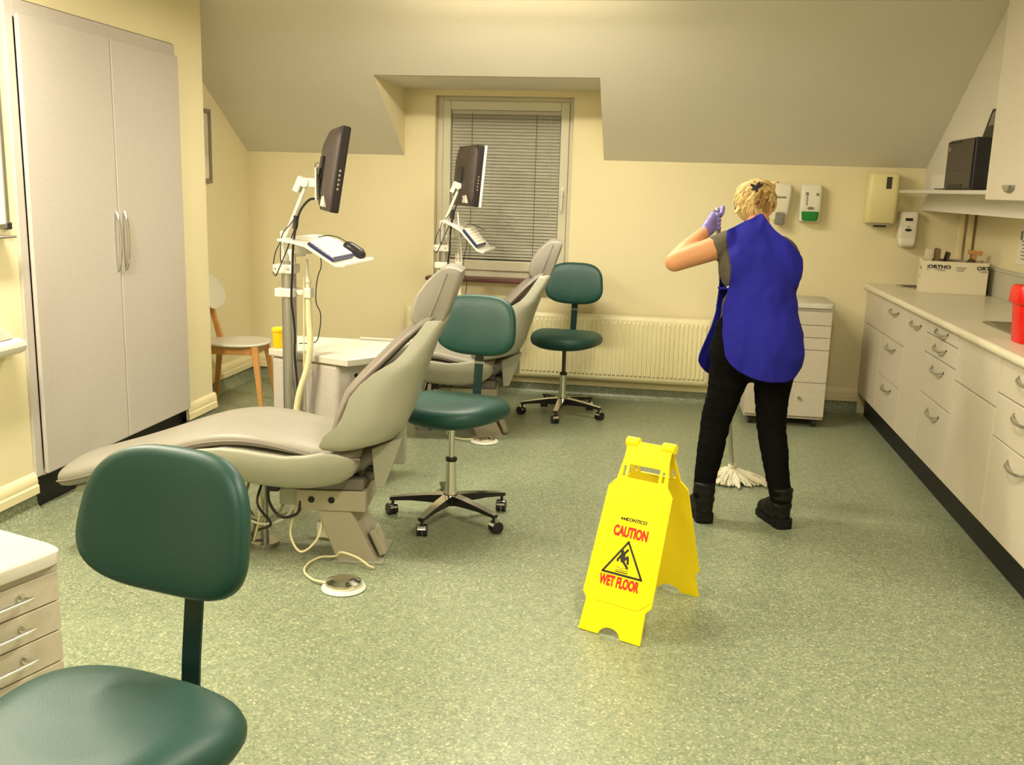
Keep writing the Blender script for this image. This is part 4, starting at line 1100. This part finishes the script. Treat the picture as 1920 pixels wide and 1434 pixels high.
ep2 = dup(ep1, (-1.40, 6.20, 0), 0, 'chrome pole with monitor arm and keyboard tray in front of the window')
bm = nbm(); tube(bm, [(.085, -.03, 1.32), (.10, -.05, 1.22), (.115, -.05, 1.10), (.12, -.05, .98), (.105, -.05, .86), (.12, -.05, .74)], .005, n=8); o = obj('lead', bm, M['whiteen'], ep2); o['label'] = 'thin white lead'
D2 = Vector((-1.40 + 1.718, 6.20 - 4.33, 0))
mo2 = dup(mo1); mo2.matrix_world = Matrix.Translation((-1.556 + D2.x - .07, 4.345 + D2.y, 1.551)) @ Matrix.Rotation(rad(29), 4, 'Z') @ Matrix.Rotation(rad(5), 4, 'Y')
mo2['label'] = 'dark monitor with a pale screen edge at the farther pole, against the window blind'
bm = nbm(); box(bm, .0765, .092, -.2055, .2055, -.19, .19); o = obj('front_trim', bm, M['paper'], mo2, smooth=False, bevel=.003); o['label'] = 'pale front edge'
kb2 = dup(kb1); TR = Matrix.Translation((.07, 0, 1.225)) @ Matrix.Rotation(rad(17), 4, 'Y') @ Matrix.Translation((-.07, 0, -1.205))
for c_ in kids(ep2):
    if c_.name.startswith('keyboard_tray'): c_.matrix_local = TR
kb2.matrix_world = Matrix.Translation((-1.40, 6.20, 0)) @ TR @ Matrix.Translation((1.718, -4.33, 0)) @ Matrix.Translation((-1.718 + .203, 4.33 + .0, 1.176)) @ km
kb2['label'] = 'navy keyboard on the farther tray, against the window blind'

# ------------------------------------------------------------------ wooden chair in the recess
wc_ = thing('wooden_chair', 'white bent plywood chair on pale wooden legs in the left recess', 'chair', (-2.745, 6.02, 0), rad(8))
bm = nbm()
loft(bm, [[(x, y, z) for x, y in sup(.205 * k, .20 * k, 2.4, 40)] for k, z in ((.90, .418), (.97, .420), (1, .426), (1, .434), (.97, .438), (.85, .436), (.4, .432))]); obj('seat', bm, M['whiteen'], wc_, ang=60)
bm = nbm()
R = []
for d in (-.005, .005):
    r = []
    for x, z in sup(.205, .115, 2.5, 40): r.append((x, .205 + d - .9 * x * x + .10 * (z / .2), .765 + z))
    R.append(r)
loft(bm, R)
# backrest stands on the side towards the wall (local -x): turn it
bo = obj('backrest', bm, M['whiteen'], wc_, ang=60, rot=(0, 0, rad(90)))
for x, y, tx, ty, zt, nm in ((.14, -.14, .19, -.19, .42, 'leg'), (.14, .14, .19, .19, .42, 'leg'), (-.15, -.13, -.22, -.17, .42, 'leg'), (-.15, .13, -.22, .17, .42, 'leg')):
    bm = nbm()
    if x > 0: loft(bm, [[(a + s * w, b + q * w, z) for s, q in ((-1, -1), (1, -1), (1, 1), (-1, 1))] for a, b, z, w in ((x, y, zt, .02), (tx, ty, 0, .013))])
    else: loft(bm, [[(a + s * w, b + q * w, z) for s, q in ((-1, -1), (1, -1), (1, 1), (-1, 1))] for a, b, z, w in ((tx, ty, 0, .013), (-.165, y * 1.0, .43, .019), (-.215, y * .75, .66, .015), (-.262, y * .7, .80, .011))])
    obj('leg', bm, M['wood'], wc_, smooth=False, bevel=.004)
bm = nbm()
for y in (-.14, .14): box(bm, -.165, .14, y - .012, y + .012, .365, .418)
box(bm, .128, .152, -.14, .14, .365, .418); box(bm, -.172, -.15, -.14, .14, .365, .418)
obj('seat_rail', bm, M['wood'], wc_, smooth=False, bevel=.004)

# ------------------------------------------------------------------ caution sign
P0, P1, P2 = Vector((-.214, 3.137, 0)), Vector((-.003, 3.041, 0)), Vector((.247, 3.494, 0))
u = (P1 - P0).normalized(); v = Vector((-u.y, u.x, 0))
spread = (P2 - P1).dot(v)
W = .128
ctr = (P0 + P1) / 2 + v * spread / 2
sg = thing('wet_floor_sign', 'yellow folding A-frame CAUTION WET FLOOR sign standing open on the floor', 'sign', ctr, math.atan2(u.y, u.x))
hs = .642; half = spread / 2
L = math.hypot(hs - .02, half - .012); lean = math.atan2(half - .012, hs - .02)
def panel_outline():
    a = []
    # half outline from bottom centre to the top, mirrored; x across, y along panel
    r = [(.042, 0), (.118, 0), (.113, .108), (.131, .130), (.131, .132), (.122, .505), (.104, .528), (.097, .535), (.085, .62), (.085, L)]
    arch = [(.040 * math.cos(q), .030 * math.sin(q)) for q in [rad(k) for k in range(0, 181, 18)]]
    pts = [(x, y) for x, y in r]
    left = [(-x, y) for x, y in r[::-1]]
    return pts + left + [(x, y) for x, y in arch[::-1]][1:-1]
def panel(sgn, name):
    bm = nbm()
    mt_ = Matrix.Translation((0, sgn * (half - .006), 0)) @ Matrix.Rotation(-sgn * -lean, 4, 'X') @ Matrix.Rotation(rad(90), 4, 'X')
    # after rot X 90: local (x, y, z)->(x, -z, y); thickness along y
    th = .007
    out = panel_outline()
    holes = [((-.058, .058), (.545, .592)), ((-.079, -.069), (.548, .585)), ((.069, .079), (.548, .585))]
    outer = [bm.verts.new((x, y, 0)) for x, y in out]
    edges = [bm.edges.new((outer[i], outer[(i + 1) % len(outer)])) for i in range(len(outer))]
    for (xa, xb), (ya, yb_) in holes:
        hv = [bm.verts.new((x, y, 0)) for x, y in ((xa, ya), (xb, ya), (xb, yb_), (xa, yb_))]
        edges += [bm.edges.new((hv[i], hv[(i + 1) % 4])) for i in range(4)]
    bmesh.ops.triangle_fill(bm, use_beauty=True, edges=edges, use_dissolve=False)
    res = bmesh.ops.extrude_face_region(bm, geom=bm.faces[:])
    for q in [g for g in res['geom'] if isinstance(g, bmesh.types.BMVert)]: q.co.z += th
    bm.transform(mt_)
    o = obj(name, bm, M['yellow'], sg, smooth=False, bevel=.0015)
    return o, mt_, th
fp_, mf, th = panel(-1, 'front_panel')
bp_, mb, _ = panel(1, 'rear_panel')
# mouldings on the front face, hinge barrels, lettering
outm = mf @ Matrix.Translation((0, 0, th + .0002)) if False else mf
fz = th + .0004
bm = nbm()
def bar2(bm, a, b, w, z0, z1):
    a, b = Vector((*a, 0)), Vector((*b, 0)); d = (b - a).normalized(); q = Vector((-d.y, d.x, 0)) * w / 2
    vs = [a - q, b - q, b + q, a + q]
    A = [bm.verts.new((p.x, p.y, z0)) for p in vs]; B = [bm.verts.new((p.x, p.y, z1)) for p in vs]
    bm.faces.new(A[::-1]); bm.faces.new(B)
    for i in range(4): bm.faces.new([A[i], A[(i + 1) % 4], B[(i + 1) % 4], B[i]])
for a, b in (((-.085, .112), (.085, .112)), ((.085, .112), (.126, .150)), ((-.085, .112), (-.126, .150)), ((-.118, .505), (-.098, .528)), ((.118, .505), (.098, .528))):
    bar2(bm, a, b, .004, th * .8, th + .0022)
bm.transform(mf); obj('moulded_rib', bm, M['yellow'], fp_, smooth=False)
bm = nbm()
for x0, x1 in ((-.093, -.045), (.045, .093)):
    cyl(bm, (x0, 0, hs - .020), (x1, 0, hs - .020), .019, n=20)
cyl(bm, (-.045, 0, hs - .020), (.045, 0, hs - .020), .006, n=12)
obj('hinge', bm, M['yellow'], sg, ang=40, bevel=.003)
def T(x, y): return mf @ Matrix.Translation((x, y, fz))
text('lettering', 'CONTICO', .0165, M['ink'], fp_, T(.010, .402), sx=1.05, bold=.0005, shear=.25)
bm = nbm(); 
for k in range(3): bar2(bm, (-.047 + .009 * k, .402), (-.040 + .009 * k, .402), .008, fz, fz + .0006)
bm.transform(mf); obj('logo', bm, M['ink'], fp_, smooth=False)
text('lettering', 'CAUTION', .048, M['redink'], fp_, T(.0, .357), sx=.60, bold=.0024)
text('lettering', 'WET FLOOR', .048, M['redink'], fp_, T(-.004, .183), sx=.545, bold=.0024)
# warning triangle
bm = nbm()
TA, TB, TC = (0, .327), (-.074, .212), (.074, .212)
for a, b in ((TA, TB), (TB, TC), (TC, TA)): bar2(bm, a, b, .0072, fz, fz + .0006)
for p in (TA, TB, TC): cyl(bm, (p[0], p[1], fz), (p[0], p[1], fz + .0006), .0040, n=14)
bm.transform(mf); obj('warning_triangle', bm, M['ink'], fp_, smooth=False)
bm = nbm()
def lim(a, b, w, k=[0]):
    # each limb sits on its own thin level so that the faces never coincide
    k[0] += 1; e = .00002 * k[0]; w *= 1.3
    bar2(bm, a, b, w, fz, fz + .0006 + e)
    for p in (a, b): cyl(bm, (p[0], p[1], fz), (p[0], p[1], fz + .0006 + e * 1.5), w / 2, n=12)
cyl(bm, (-.017, .293, fz), (-.017, .293, fz + .0007), .0068, n=18)
lim((-.011, .284), (-.008, .262), .013); lim((-.008, .283), (.004, .300), .006); lim((-.014, .283), (-.026, .262), .006)
lim((-.007, .260), (.008, .276), .0065); lim((.008, .276), (.013, .255), .0065); lim((-.005, .258), (.014, .240), .0065)
lim((-.027, .262), (-.026, .257), .0055)
for y in (.227, .221): bar2(bm, (-.028, y), (.020, y), .003 if y < .224 else .0016, fz, fz + .0006)
pts = [(-.028 + .0068 * i, .235 + .0025 * math.sin(i * 1.6)) for i in range(8)]
for a, b in zip(pts[:-1], pts[1:]): bar2(bm, a, b, .0012, fz, fz + .0006)
bm.transform(mf); obj('pictogram', bm, M['ink'], fp_, smooth=False)
# ------------------------------------------------------------------ person mopping
FX, FY = .42, 4.44
per = None
def C(bm, *segs):
    for s in segs:
        if len(s) == 2: ell(bm, s[0], (s[1],) * 3 if not isinstance(s[1], tuple) else s[1])
        else: capsule(bm, s[0], s[1], s[2], s[3] if len(s) > 3 else None)
SHL, ELL_, WRL = Vector((.285, 4.555, 1.265)), Vector((.052, 4.485, 1.180)), Vector((.185, 4.655, 1.312))
SHR, ELR, WRR = Vector((.553, 4.60, 1.215)), Vector((.575, 4.78, 1.035)), Vector((.405, 4.885, .93))
# the mop handle runs from the raised fist down behind the body to the mop head
HT, HB = Vector((.238, 4.735, 1.412)), Vector((.425, 5.055, .06))
hd = (HB - HT).normalized()
def hpt(z): return HT + hd * ((z - HT.z) / hd.z)
HLp, HRp = hpt(1.368), hpt(.90)           # where the two fists close on it
HIPL, KNL, ANL = Vector((.350, 4.455, .775)), Vector((.284, 4.475, .45)), Vector((.243, 4.395, .105))
HIPR, KNR, ANR = Vector((.515, 4.455, .775)), Vector((.535, 4.485, .46)), Vector((.597, 4.395, .105))
PC, CH, NK = Vector((.435, 4.46, .80)), Vector((.437, 4.54, 1.16)), Vector((.428, 4.62, 1.30))
HD = Vector((.420, 4.785, 1.425))
face = Vector((.42, .80, -.42)).normalized()      # looking down to the right, away from the camera
fr = face.cross(Vector((0, 0, 1))).normalized(); fu = fr.cross(face).normalized()
hp = lambda a, b, c: HD + fr * a + face * b + fu * c

def fist(bm, c, palm_dir, r, rf, thumb=True):
    """four curled fingers and a thumb closed on the handle; palm_dir: unit vector from handle to the palm"""
    p = (palm_dir - hd * palm_dir.dot(hd)).normalized(); q = hd.cross(p).normalized()
    for i in range(4):
        cc = c + hd * ((i - 1.5) * .0215)
        L = [1.0, 1.08, 1.0, .84][i]
        pts = []
        for k in range(7):
            a = rad(-35 + 205 * L * k / 6)
            rr = .013 + rf + (.016 * max(0, 1 - k / 1.6))
            pts.append(cc + (p * math.cos(a) + q * math.sin(a)) * rr)
        for k in range(6): capsule(bm, pts[k], pts[k + 1], rf * (1.06 - .04 * k), rf * (1.02 - .04 * k), n=10)
    a = rad(-70)
    t0 = c - hd * .036 + (p * math.cos(a) + q * math.sin(a)) * .032
    t1 = c - hd * .052 + (p * math.cos(rad(-130)) + q * math.sin(rad(-130))) * .026
    t2 = c - hd * .044 + (p * math.cos(rad(-185)) + q * math.sin(rad(-185))) * .024
    capsule(bm, t0, t1, rf * 1.2, rf * 1.1, n=10); capsule(bm, t1, t2, rf * 1.1, rf * .95, n=10)
    return p
pL = (WRL - HLp).normalized(); pR = (WRR - HRp).normalized()
def palm(bm, c, pd, wrist, s=1.0):
    p = (pd - hd * pd.dot(hd)).normalized()
    k = c + p * .036
    for h in (-.027, 0, .027): capsule(bm, k + hd * h, wrist + (k - wrist) * .22 + hd * h * .55, .0165 * s, .019 * s, n=12)
    capsule(bm, wrist, wrist + (k - wrist) * .4, .024 * s, .022 * s)

bm = nbm()
C(bm, (PC + Vector((-.07, -.01, 0)), PC + Vector((.07, -.01, 0)), .125, .125), (PC, Vector((.437, 4.50, .98)), .12, .112), (Vector((.40, 4.50, .98)), Vector((.475, 4.50, .98)), .108),
  (Vector((.437, 4.50, .98)), CH, .112, .12), (CH + Vector((-.06, 0, .0)), CH + Vector((.06, 0, 0)), .115), (SHL, SHR, .05), (CH + Vector((-.07, .02, .06)), CH + Vector((.07, .02, .05)), .095),
  (NK, HD + Vector((0, -.04, -.03)), .056, .052), (SHL + Vector((.06, 0, .01)), NK, .05, .055), (SHR + Vector((-.06, 0, .01)), NK, .05, .055),
  (SHL, ELL_, .058, .046), (ELL_, ELL_.lerp(WRL, .35), .045, .046), (ELL_.lerp(WRL, .35), WRL, .046, .029),
  (SHR, ELR, .050, .040), (ELR, WRR, .040, .027),
  (HIPL, KNL, .088, .058), (KNL, KNL.lerp(ANL, .4), .056, .054), (KNL.lerp(ANL, .4), ANL, .050, .030), (HIPR, KNR, .088, .058), (KNR, KNR.lerp(ANR, .4), .056, .054), (KNR.lerp(ANR, .4), ANR, .050, .030),
  (ANL, Vector((.231, 4.50, .040)), .030, .022), (ANR, Vector((.562, 4.50, .040)), .030, .022))
# head: cranium, jaw, nose, brow, lips, ears
rot = Matrix((fr, face, fu)).transposed()
ell(bm, hp(0, -.012, .028), (.073, .092, .080), rot); ell(bm, hp(0, .028, -.04), (.058, .060, .068), rot)
C(bm, (hp(0, .07, -.088), .022), (hp(-.03, .05, -.05), hp(.03, .05, -.05), .03), (hp(0, .088, .006), hp(0, .108, -.024), .009, .013), (hp(-.012, .098, -.028), hp(.012, .098, -.028), .008), (hp(-.04, .073, .02), hp(.04, .073, .02), .012))
for s in (-1, 1):
    ell(bm, hp(s * .073, -.008, -.008), (.010, .020, .032), rot)
    C(bm, (hp(s * .03, .07, -.026), .02))
fist(bm, HLp, pL, 1, .0075); palm(bm, HLp, pL, WRL, .85)
fist(bm, HRp, pR, 1, .0075); palm(bm, HRp, pR, WRR, .85)
per = blob('person', bm, M['skin'], .007, None, it=5)
tag(per, 'person in a blue tabard and black leggings bending over a mop, seen from behind', 'person')
bm = nbm(); capsule(bm, hp(-.02, .086, -.060), hp(.02, .086, -.060), .006, n=10); capsule(bm, hp(-.016, .085, -.068), hp(.016, .085, -.068), .006, n=10); obj('lips', bm, M['pink'], per)
for s in (-1, 1):
    bm = nbm(); ell(bm, hp(s * .031, .0685, .001), (.0110, .0110, .0085), rot); e = obj('eye', bm, M['paper'], per)
    bm = nbm(); ell(bm, hp(s * .031, .0685, .001) + face * .0075 - fu * .001, (.0052,) * 3); obj('iris', bm, M['brownd'], e)

# hair swept up into a loose bun: a cap with locks drawn up over it
bm = nbm()
ell(bm, hp(0, -.030, .034), (.080, .088, .080), rot); ell(bm, hp(0, -.052, -.012), (.074, .062, .078), rot); ell(bm, hp(0, .022, .066), (.066, .062, .046), rot)
for s_ in (-1, 1): ell(bm, hp(s_ * .058, .026, .036), (.022, .040, .040), rot)
bc = HD + Vector((.020, -.045, .092))
hc = hp(0, -.034, .026)
rnd = random.Random(11)
bmd = nbm()
bd = (bc - hc).normalized()
def locks(bmx, d0, jit, rr, n=1):
    for _ in range(n):
        d = Vector(d0) + Vector((rnd.uniform(-jit, jit), rnd.uniform(-jit, jit), rnd.uniform(-jit, jit))); d.normalize()
        P = []
        for k in range(7):
            t = k / 6
            q = (d * (1 - t) + bd * t).normalized()
            w = fr * (.085) * q.dot(fr) + face * .094 * q.dot(face) + fu * (.090) * q.dot(fu)
            P.append(hc + w * (1.0 + .03 * math.sin(3 * t * PI + rnd.uniform(0, 1))) + Vector((rnd.uniform(-.004, .004), rnd.uniform(-.004, .004), rnd.uniform(-.004, .004))))
        tube(bmx, P, rr, n=7, k=3, r_end=rr * .5)
for k in range(120):
    az = rnd.uniform(-2.0, 2.0); el = rnd.uniform(-.95, .25)
    d = (-face * math.cos(az) + fr * math.sin(az)) * math.cos(el) + fu * math.sin(el)
    dark = (az > .55 and el < -.1 and rnd.random() < .55) or rnd.random() < .07
    locks(bmd if dark else bm, d, .05, rnd.uniform(.008, .013))
for k in range(14):   # loose wisps at the nape and temples
    az = rnd.uniform(-1.5, 1.5); d = (-face * math.cos(az) + fr * math.sin(az)) * .8 - fu * .7
    p = hc + d.normalized() * .092
    tube(bm, [p, p + d * .012 - fu * .014, p + d * .016 - fu * .030 + fr * rnd.uniform(-.012, .012)], .005, n=6, k=3, r_end=.002)
for k in range(26):   # front sections drawn back from the hairline
    az = rnd.uniform(2.05, 4.23); d = (-face * math.cos(az) + fr * math.sin(az)) * math.cos(.62) + fu * math.sin(.62)
    locks(bm, d, .05, rnd.uniform(.008, .012))
hair = obj('hair', bm, M['hair'], per, ang=80)
o = obj('dark_curls', bmd, principled('dark_blonde_hair', srgb(146, 112, 60), .6, bump=.3, bscale=120, var=.2, vscale=40), hair, ang=80); o['label'] = 'darker blonde locks'
bm = nbm(); ell(bm, bc, (.040, .038, .030))
for k in range(16):
    a0 = k * 2.4; R0 = rnd.uniform(.030, .050); h0 = rnd.uniform(-.014, .024)
    P = [bc + Vector((math.cos(a0 + q * .55) * R0, math.sin(a0 + q * .55) * R0, h0 + .010 * math.sin(q * 1.3 + k))) for q in range(6)]
    tube(bm, P, rnd.uniform(.009, .013), n=7, k=3, r_end=.006)
for k in range(7):
    a0 = rnd.uniform(0, 6.28); p = bc + Vector((math.cos(a0) * .04, math.sin(a0) * .04, .015))
    tube(bm, [p, p + Vector((math.cos(a0) * .018, math.sin(a0) * .018, .018)), p + Vector((math.cos(a0 + .6) * .036, math.sin(a0 + .6) * .036, .014))], .006, n=6, k=3, r_end=.002)
obj('hair_bun', bm, M['hair'], per, ang=80)
bm = nbm(); cc = bc + Vector((-.038, -.060, .004))
for d in ((.034, -.006, .014), (-.03, .0, .016), (.008, -.006, -.026), (-.022, -.006, -.012), (.016, -.006, .03)): capsule(bm, cc, cc + Vector(d) * .72, .009, .005, n=8)
obj('hair_clip', bm, M['blackp'], per)
# grey T-shirt
bm = nbm()
C(bm, (PC + Vector((-.05, .01, .12)), PC + Vector((.05, .01, .12)), .118), (PC + Vector((0, .01, .12)), Vector((.437, 4.50, .98)), .125, .122), (Vector((.39, 4.50, .98)), Vector((.485, 4.50, .98)), .118),
  (Vector((.437, 4.50, .98)), CH, .122, .13), (CH + Vector((-.066, 0, .0)), CH + Vector((.066, 0, 0)), .124), (SHL + Vector((-.005, 0, 0)), SHR + Vector((.005, 0, 0)), .060), (CH + Vector((-.07, .02, .06)), CH + Vector((.07, .02, .05)), .103),
  (SHL + Vector((.06, 0, .005)), NK + Vector((0, -.01, -.02)), .058, .060), (SHR + Vector((-.06, 0, .005)), NK + Vector((0, -.01, -.02)), .058, .060),
  (SHL, SHL.lerp(ELL_, .20), .064, .060), (SHR, SHR.lerp(ELR, .42), .060, .058))
blob('t_shirt', bm, M['shirt'], .008, per, it=4, disp=lambda c: .0035 * noise.noise(Vector((c.x * 14, c.y * 14, c.z * 34))))
# black leggings
bm = nbm()
C(bm, (PC + Vector((-.066, -.006, -.01)), PC + Vector((.066, -.006, -.01)), .139), (PC + Vector((-.052, .0, .07)), PC + Vector((.052, .0, .07)), .137),
  (HIPL + Vector((-.008, 0, -.03)), HIPL.lerp(KNL, .55), .104, .080), (HIPL.lerp(KNL, .55), KNL, .080, .069), (KNL, KNL.lerp(ANL, .42), .069, .062), (KNL.lerp(ANL, .42), ANL + Vector((0, 0, .02)), .062, .044),
  (HIPR + Vector((.008, 0, -.03)), HIPR.lerp(KNR, .55), .102, .079), (HIPR.lerp(KNR, .55), KNR, .079, .069), (KNR, KNR.lerp(ANR, .42), .068, .062), (KNR.lerp(ANR, .42), ANR + Vector((0, 0, .02)), .062, .046))
blob('leggings', bm, M['legg'], .008, per, it=5, disp=lambda c: .004 * noise.noise(Vector((c.x * 12, c.y * 12, c.z * 46))))
# ankle boots
def boot(heel, toe, ank):
    d = (toe - heel).normalized(); s = Vector((-d.y, d.x, 0)); z = Vector((0, 0, 1))
    bm = nbm()
    at = lambda a, b, c: heel + d * a + s * b + z * c
    C(bm, (at(.046, 0, .06), at(.055, 0, .155), .043, .049), (at(.038, 0, .05), at(.12, 0, .052), .038, .041), (at(.12, 0, .055), at(.20, 0, .044), .041, .036), (at(.065, 0, .11), at(.15, 0, .065), .044, .040))
    for zz in (.10, .14, .175): bmesh.ops.create_cone(bm, segments=20, radius1=.052, radius2=.052, depth=.014, cap_ends=True, matrix=Matrix.Translation(at(.055, 0, zz)))
    b = blob('boot', bm, M['boot'], .006, per, it=3, disp=lambda c: .002 * noise.noise(c * 40))
    b2 = bmesh.new()
    rings = []
    for zz, k in ((0, .97), (.004, 1), (.024, 1), (.028, .97)):
        rings.append([tuple(at(.115 + x * k, y * k * (1 + .12 * x / .12), zz)) for x, y in sup(.125, .043, 3, 36)])
    loft(b2, rings); so = obj('boot_sole', b2, M['sole'], b, ang=50)
    b2 = bmesh.new(); rings = []
    for zz, k in ((.0, 1), (.045, 1)): rings.append([tuple(at(.032 + x, y, zz)) for x, y in sup(.040, .041, 4, 24)])
    loft(b2, rings); obj('boot_heel', b2, M['sole'], b, ang=50)
    return b
boot(Vector((.262, 4.345, 0)), Vector((.215, 4.57, 0)), ANL)
boot(Vector((.618, 4.352, 0)), Vector((.535, 4.56, 0)), ANR)
# nitrile gloves over both hands
for c, pd, w, el in ((HLp, pL, WRL, ELL_), (HRp, pR, WRR, ELR)):
    bm = nbm(); fist(bm, c, pd, 1, .0108); palm(bm, c, pd, w, 1.2)
    back = (w - el).normalized()
    capsule(bm, w, w - back * .028, .0285, .0305)
    blob('glove', bm, M['glove'], .0035, per, it=3, disp=lambda c: .0012 * noise.noise(c * 60))

# tabard: back and front panels
def interp(rows, z):
    rows = sorted(rows)
    if z <= rows[0][0]: return rows[0][1:]
    for a, b in zip(rows[:-1], rows[1:]):
        if a[0] <= z <= b[0]:
            t = (z - a[0]) / (b[0] - a[0]); return [p + (q - p) * t for p, q in zip(a[1:], b[1:])]
    return rows[-1][1:]
from mathutils.bvhtree import BVHTree
def body_bvh():
    vs, fs = [], []
    for o in kids(per):
        if o.name.split('.')[0] in ('t_shirt', 'leggings'):
            k = len(vs); vs += [v.co.copy() for v in o.data.vertices]; fs += [tuple(i + k for i in p.vertices) for p in o.data.polygons]
    return BVHTree.FromPolygons(vs, fs)
BV = body_bvh()
def panel_cloth(rows, ztop, zbot, name, sgn, NU=34, NV=44, seed=0):
    """rows: z, x left, x right, y at edges, y in the middle; ztop(u), zbot(u)"""
    bm = nbm(); G = []
    for j in range(NV + 1):
        row = []
        for i in range(NU + 1):
            u = i / NU; t = j / NV
            z = ztop(u) + (zbot(u) - ztop(u)) * t
            x0, x1, ye, yc = interp(rows, z)
            k = (max(0, 1 - abs(2 * u - 1) ** 2.3)) ** .55
            x = x0 + (x1 - x0) * u
            y = ye + (yc - ye) * k
            fold = max(0, 1 - abs(z - 1.05) / .22)
            rg = 1 - abs(noise.noise(Vector((x * 9 + z * 9, z * 22 - x * 12, seed + 3))) * 2)
            rg2 = 1 - abs(noise.noise(Vector((x * 11, z * 3.5, seed + 9))) * 2)
            f = -.022 * fold * max(0, rg) ** 3 - .012 * (1 - fold) * max(0, rg2) ** 3 + noise.noise(Vector((x * 7 + z * 5 + seed, z * 4 - x * 2, seed))) * .010 + noise.noise(Vector((x * 20 + z * 14 + seed, z * 12, 2))) * .005
            y += f * (1 if k > .2 else .4)
            near = []
            for dx, dz in ((0, 0), (-.012, 0), (.012, 0), (0, -.015), (0, .015)):
                h = BV.ray_cast(Vector((x + dx, 4.0 if sgn < 0 else 5.2, z + dz)), Vector((0, -sgn, 0)))
                if h[0] is not None: near.append(h[0].y)
            if near:
                y = min(y, min(near) - .016 + f) if sgn < 0 else max(y, max(near) + .011)
            row.append(Vector((x, y, z)))
        G.append(row)
    for it in range(2):
        for j in range(NV + 1):
            for i in range(NU + 1):
                nb = [G[b][a].y for a, b in ((i - 1, j), (i + 1, j), (i, j - 1), (i, j + 1)) if 0 <= a <= NU and 0 <= b <= NV]
                m = sum(nb) / len(nb)
                G[j][i].y = G[j][i].y * .55 + m * .45 if True else 0
    G = [[bm.verts.new(v) for v in row] for row in G]
    for a, b in zip(G[:-1], G[1:]):
        for i in range(NU): bm.faces.new([a[i], a[i + 1], b[i + 1], b[i]])
    o = obj(name, bm, M['tab'], None, ang=180, sub=1)
    s = o.modifiers.new('t', 'SOLIDIFY'); s.thickness = .004
    return o
rowsB = [(1.42, .37, .50, 4.63, 4.60), (1.365, .31, .53, 4.595, 4.535), (1.33, .272, .55, 4.57, 4.49), (1.29, .276, .585, 4.55, 4.455), (1.23, .288, .607, 4.55, 4.415), (1.17, .300, .605, 4.56, 4.385), (1.08, .300, .595, 4.55, 4.350), (.985, .276, .600, 4.50, 4.335),
         (.885, .277, .636, 4.47, 4.300), (.80, .292, .638, 4.46, 4.285), (.73, .300, .632, 4.45, 4.285), (.66, .30, .628, 4.45, 4.29)]
def topB(u):
    # neck in the middle, shoulders falling away to each side
    P = [(0, 1.325), (.18, 1.365), (.40, 1.400), (.52, 1.404), (.68, 1.366), (.86, 1.300), (1, 1.215)]
    return interp(P, u)[0]
def botB(u):
    P = [(0, .79), (.06, .755), (.18, .722), (.35, .700), (.55, .688), (.8, .686), (.92, .70), (1, .745)]
    return interp(P, u)[0]
tb = panel_cloth(rowsB, topB, botB, 'tabard', -1, seed=1); tb.parent = per
rowsF = [(1.40, .34, .50, 4.66, 4.69), (1.27, .27, .61, 4.63, 4.70), (1.05, .262, .61, 4.60, 4.68), (.95, .256, .62, 4.60, 4.66), (.88, .240, .635, 4.59, 4.65), (.75, .194, .64, 4.58, 4.67), (.70, .188, .64, 4.58, 4.68), (.62, .200, .63, 4.58, 4.68)]
tf = panel_cloth(rowsF, lambda u: 1.30 - .12 * abs(2 * u - 1) ** 3, lambda u: .628 + .085 * abs(2 * u - 1) ** 6, 'tabard_front', 1, seed=5); tf.parent = tb
bm = nbm(); tube(bm, [(.262, 4.585, 1.062), (.262, 4.50, 1.068), (.285, 4.47, 1.072), (.315, 4.435, 1.080)], .006, n=6); o = obj('side_tie', bm, M['tab'], tb)
bm = nbm(); tube(bm, [(.292, 4.452, 1.078), (.305, 4.440, 1.085), (.318, 4.432, 1.086)], .0045, n=6); o = obj('tie_tag', bm, M['paper'], tb); o['label'] = 'small white tie end'

# ------------------------------------------------------------------ mop
mp = thing('mop', 'white cotton string mop on the wet floor in front of the person', 'mop', (HB.x, HB.y, 0))
O = Vector((HB.x, HB.y, 0))
bm = nbm(); cyl(bm, HT - O, HB - O, .0115, n=14); ell(bm, HT - O, (.0118,) * 3); obj('handle', bm, M['satin'], mp)
bm = nbm(); cyl(bm, HB - hd * .035 - O, HB + hd * .02 - O, .018, .034, n=18); obj('socket', bm, M['mop'], mp)
rnd = random.Random(5); bm = nbm(); bm2 = nbm()
top = Vector((0, 0, .062))
for k in range(240):
    a = rnd.uniform(0, 2 * PI)
    rr = rnd.uniform(.06, .155) * (1 + .28 * max(0, math.cos(a + .5)))
    e = Vector((math.cos(a) * rr + .008, math.sin(a) * rr * .86, rnd.uniform(.006, .016)))
    m1 = Vector((math.cos(a) * .035, math.sin(a) * .03, .058 + rnd.uniform(-.008, .01))); m2 = e * .62 + Vector((rnd.uniform(-.012, .012), rnd.uniform(-.012, .012), .022 + rnd.uniform(0, .016)))
    tube(bm2 if (k % 9 == 0 and math.sin(a) > -.2 and math.cos(a) < .3) else bm, [top, m1, m2, e], 0.0058, n=5, k=3)
obj('strands', bm, M['mop'], mp); o = obj('tinted_strands', bm2, M['orange'], mp); o['label'] = 'orange tinted strands'
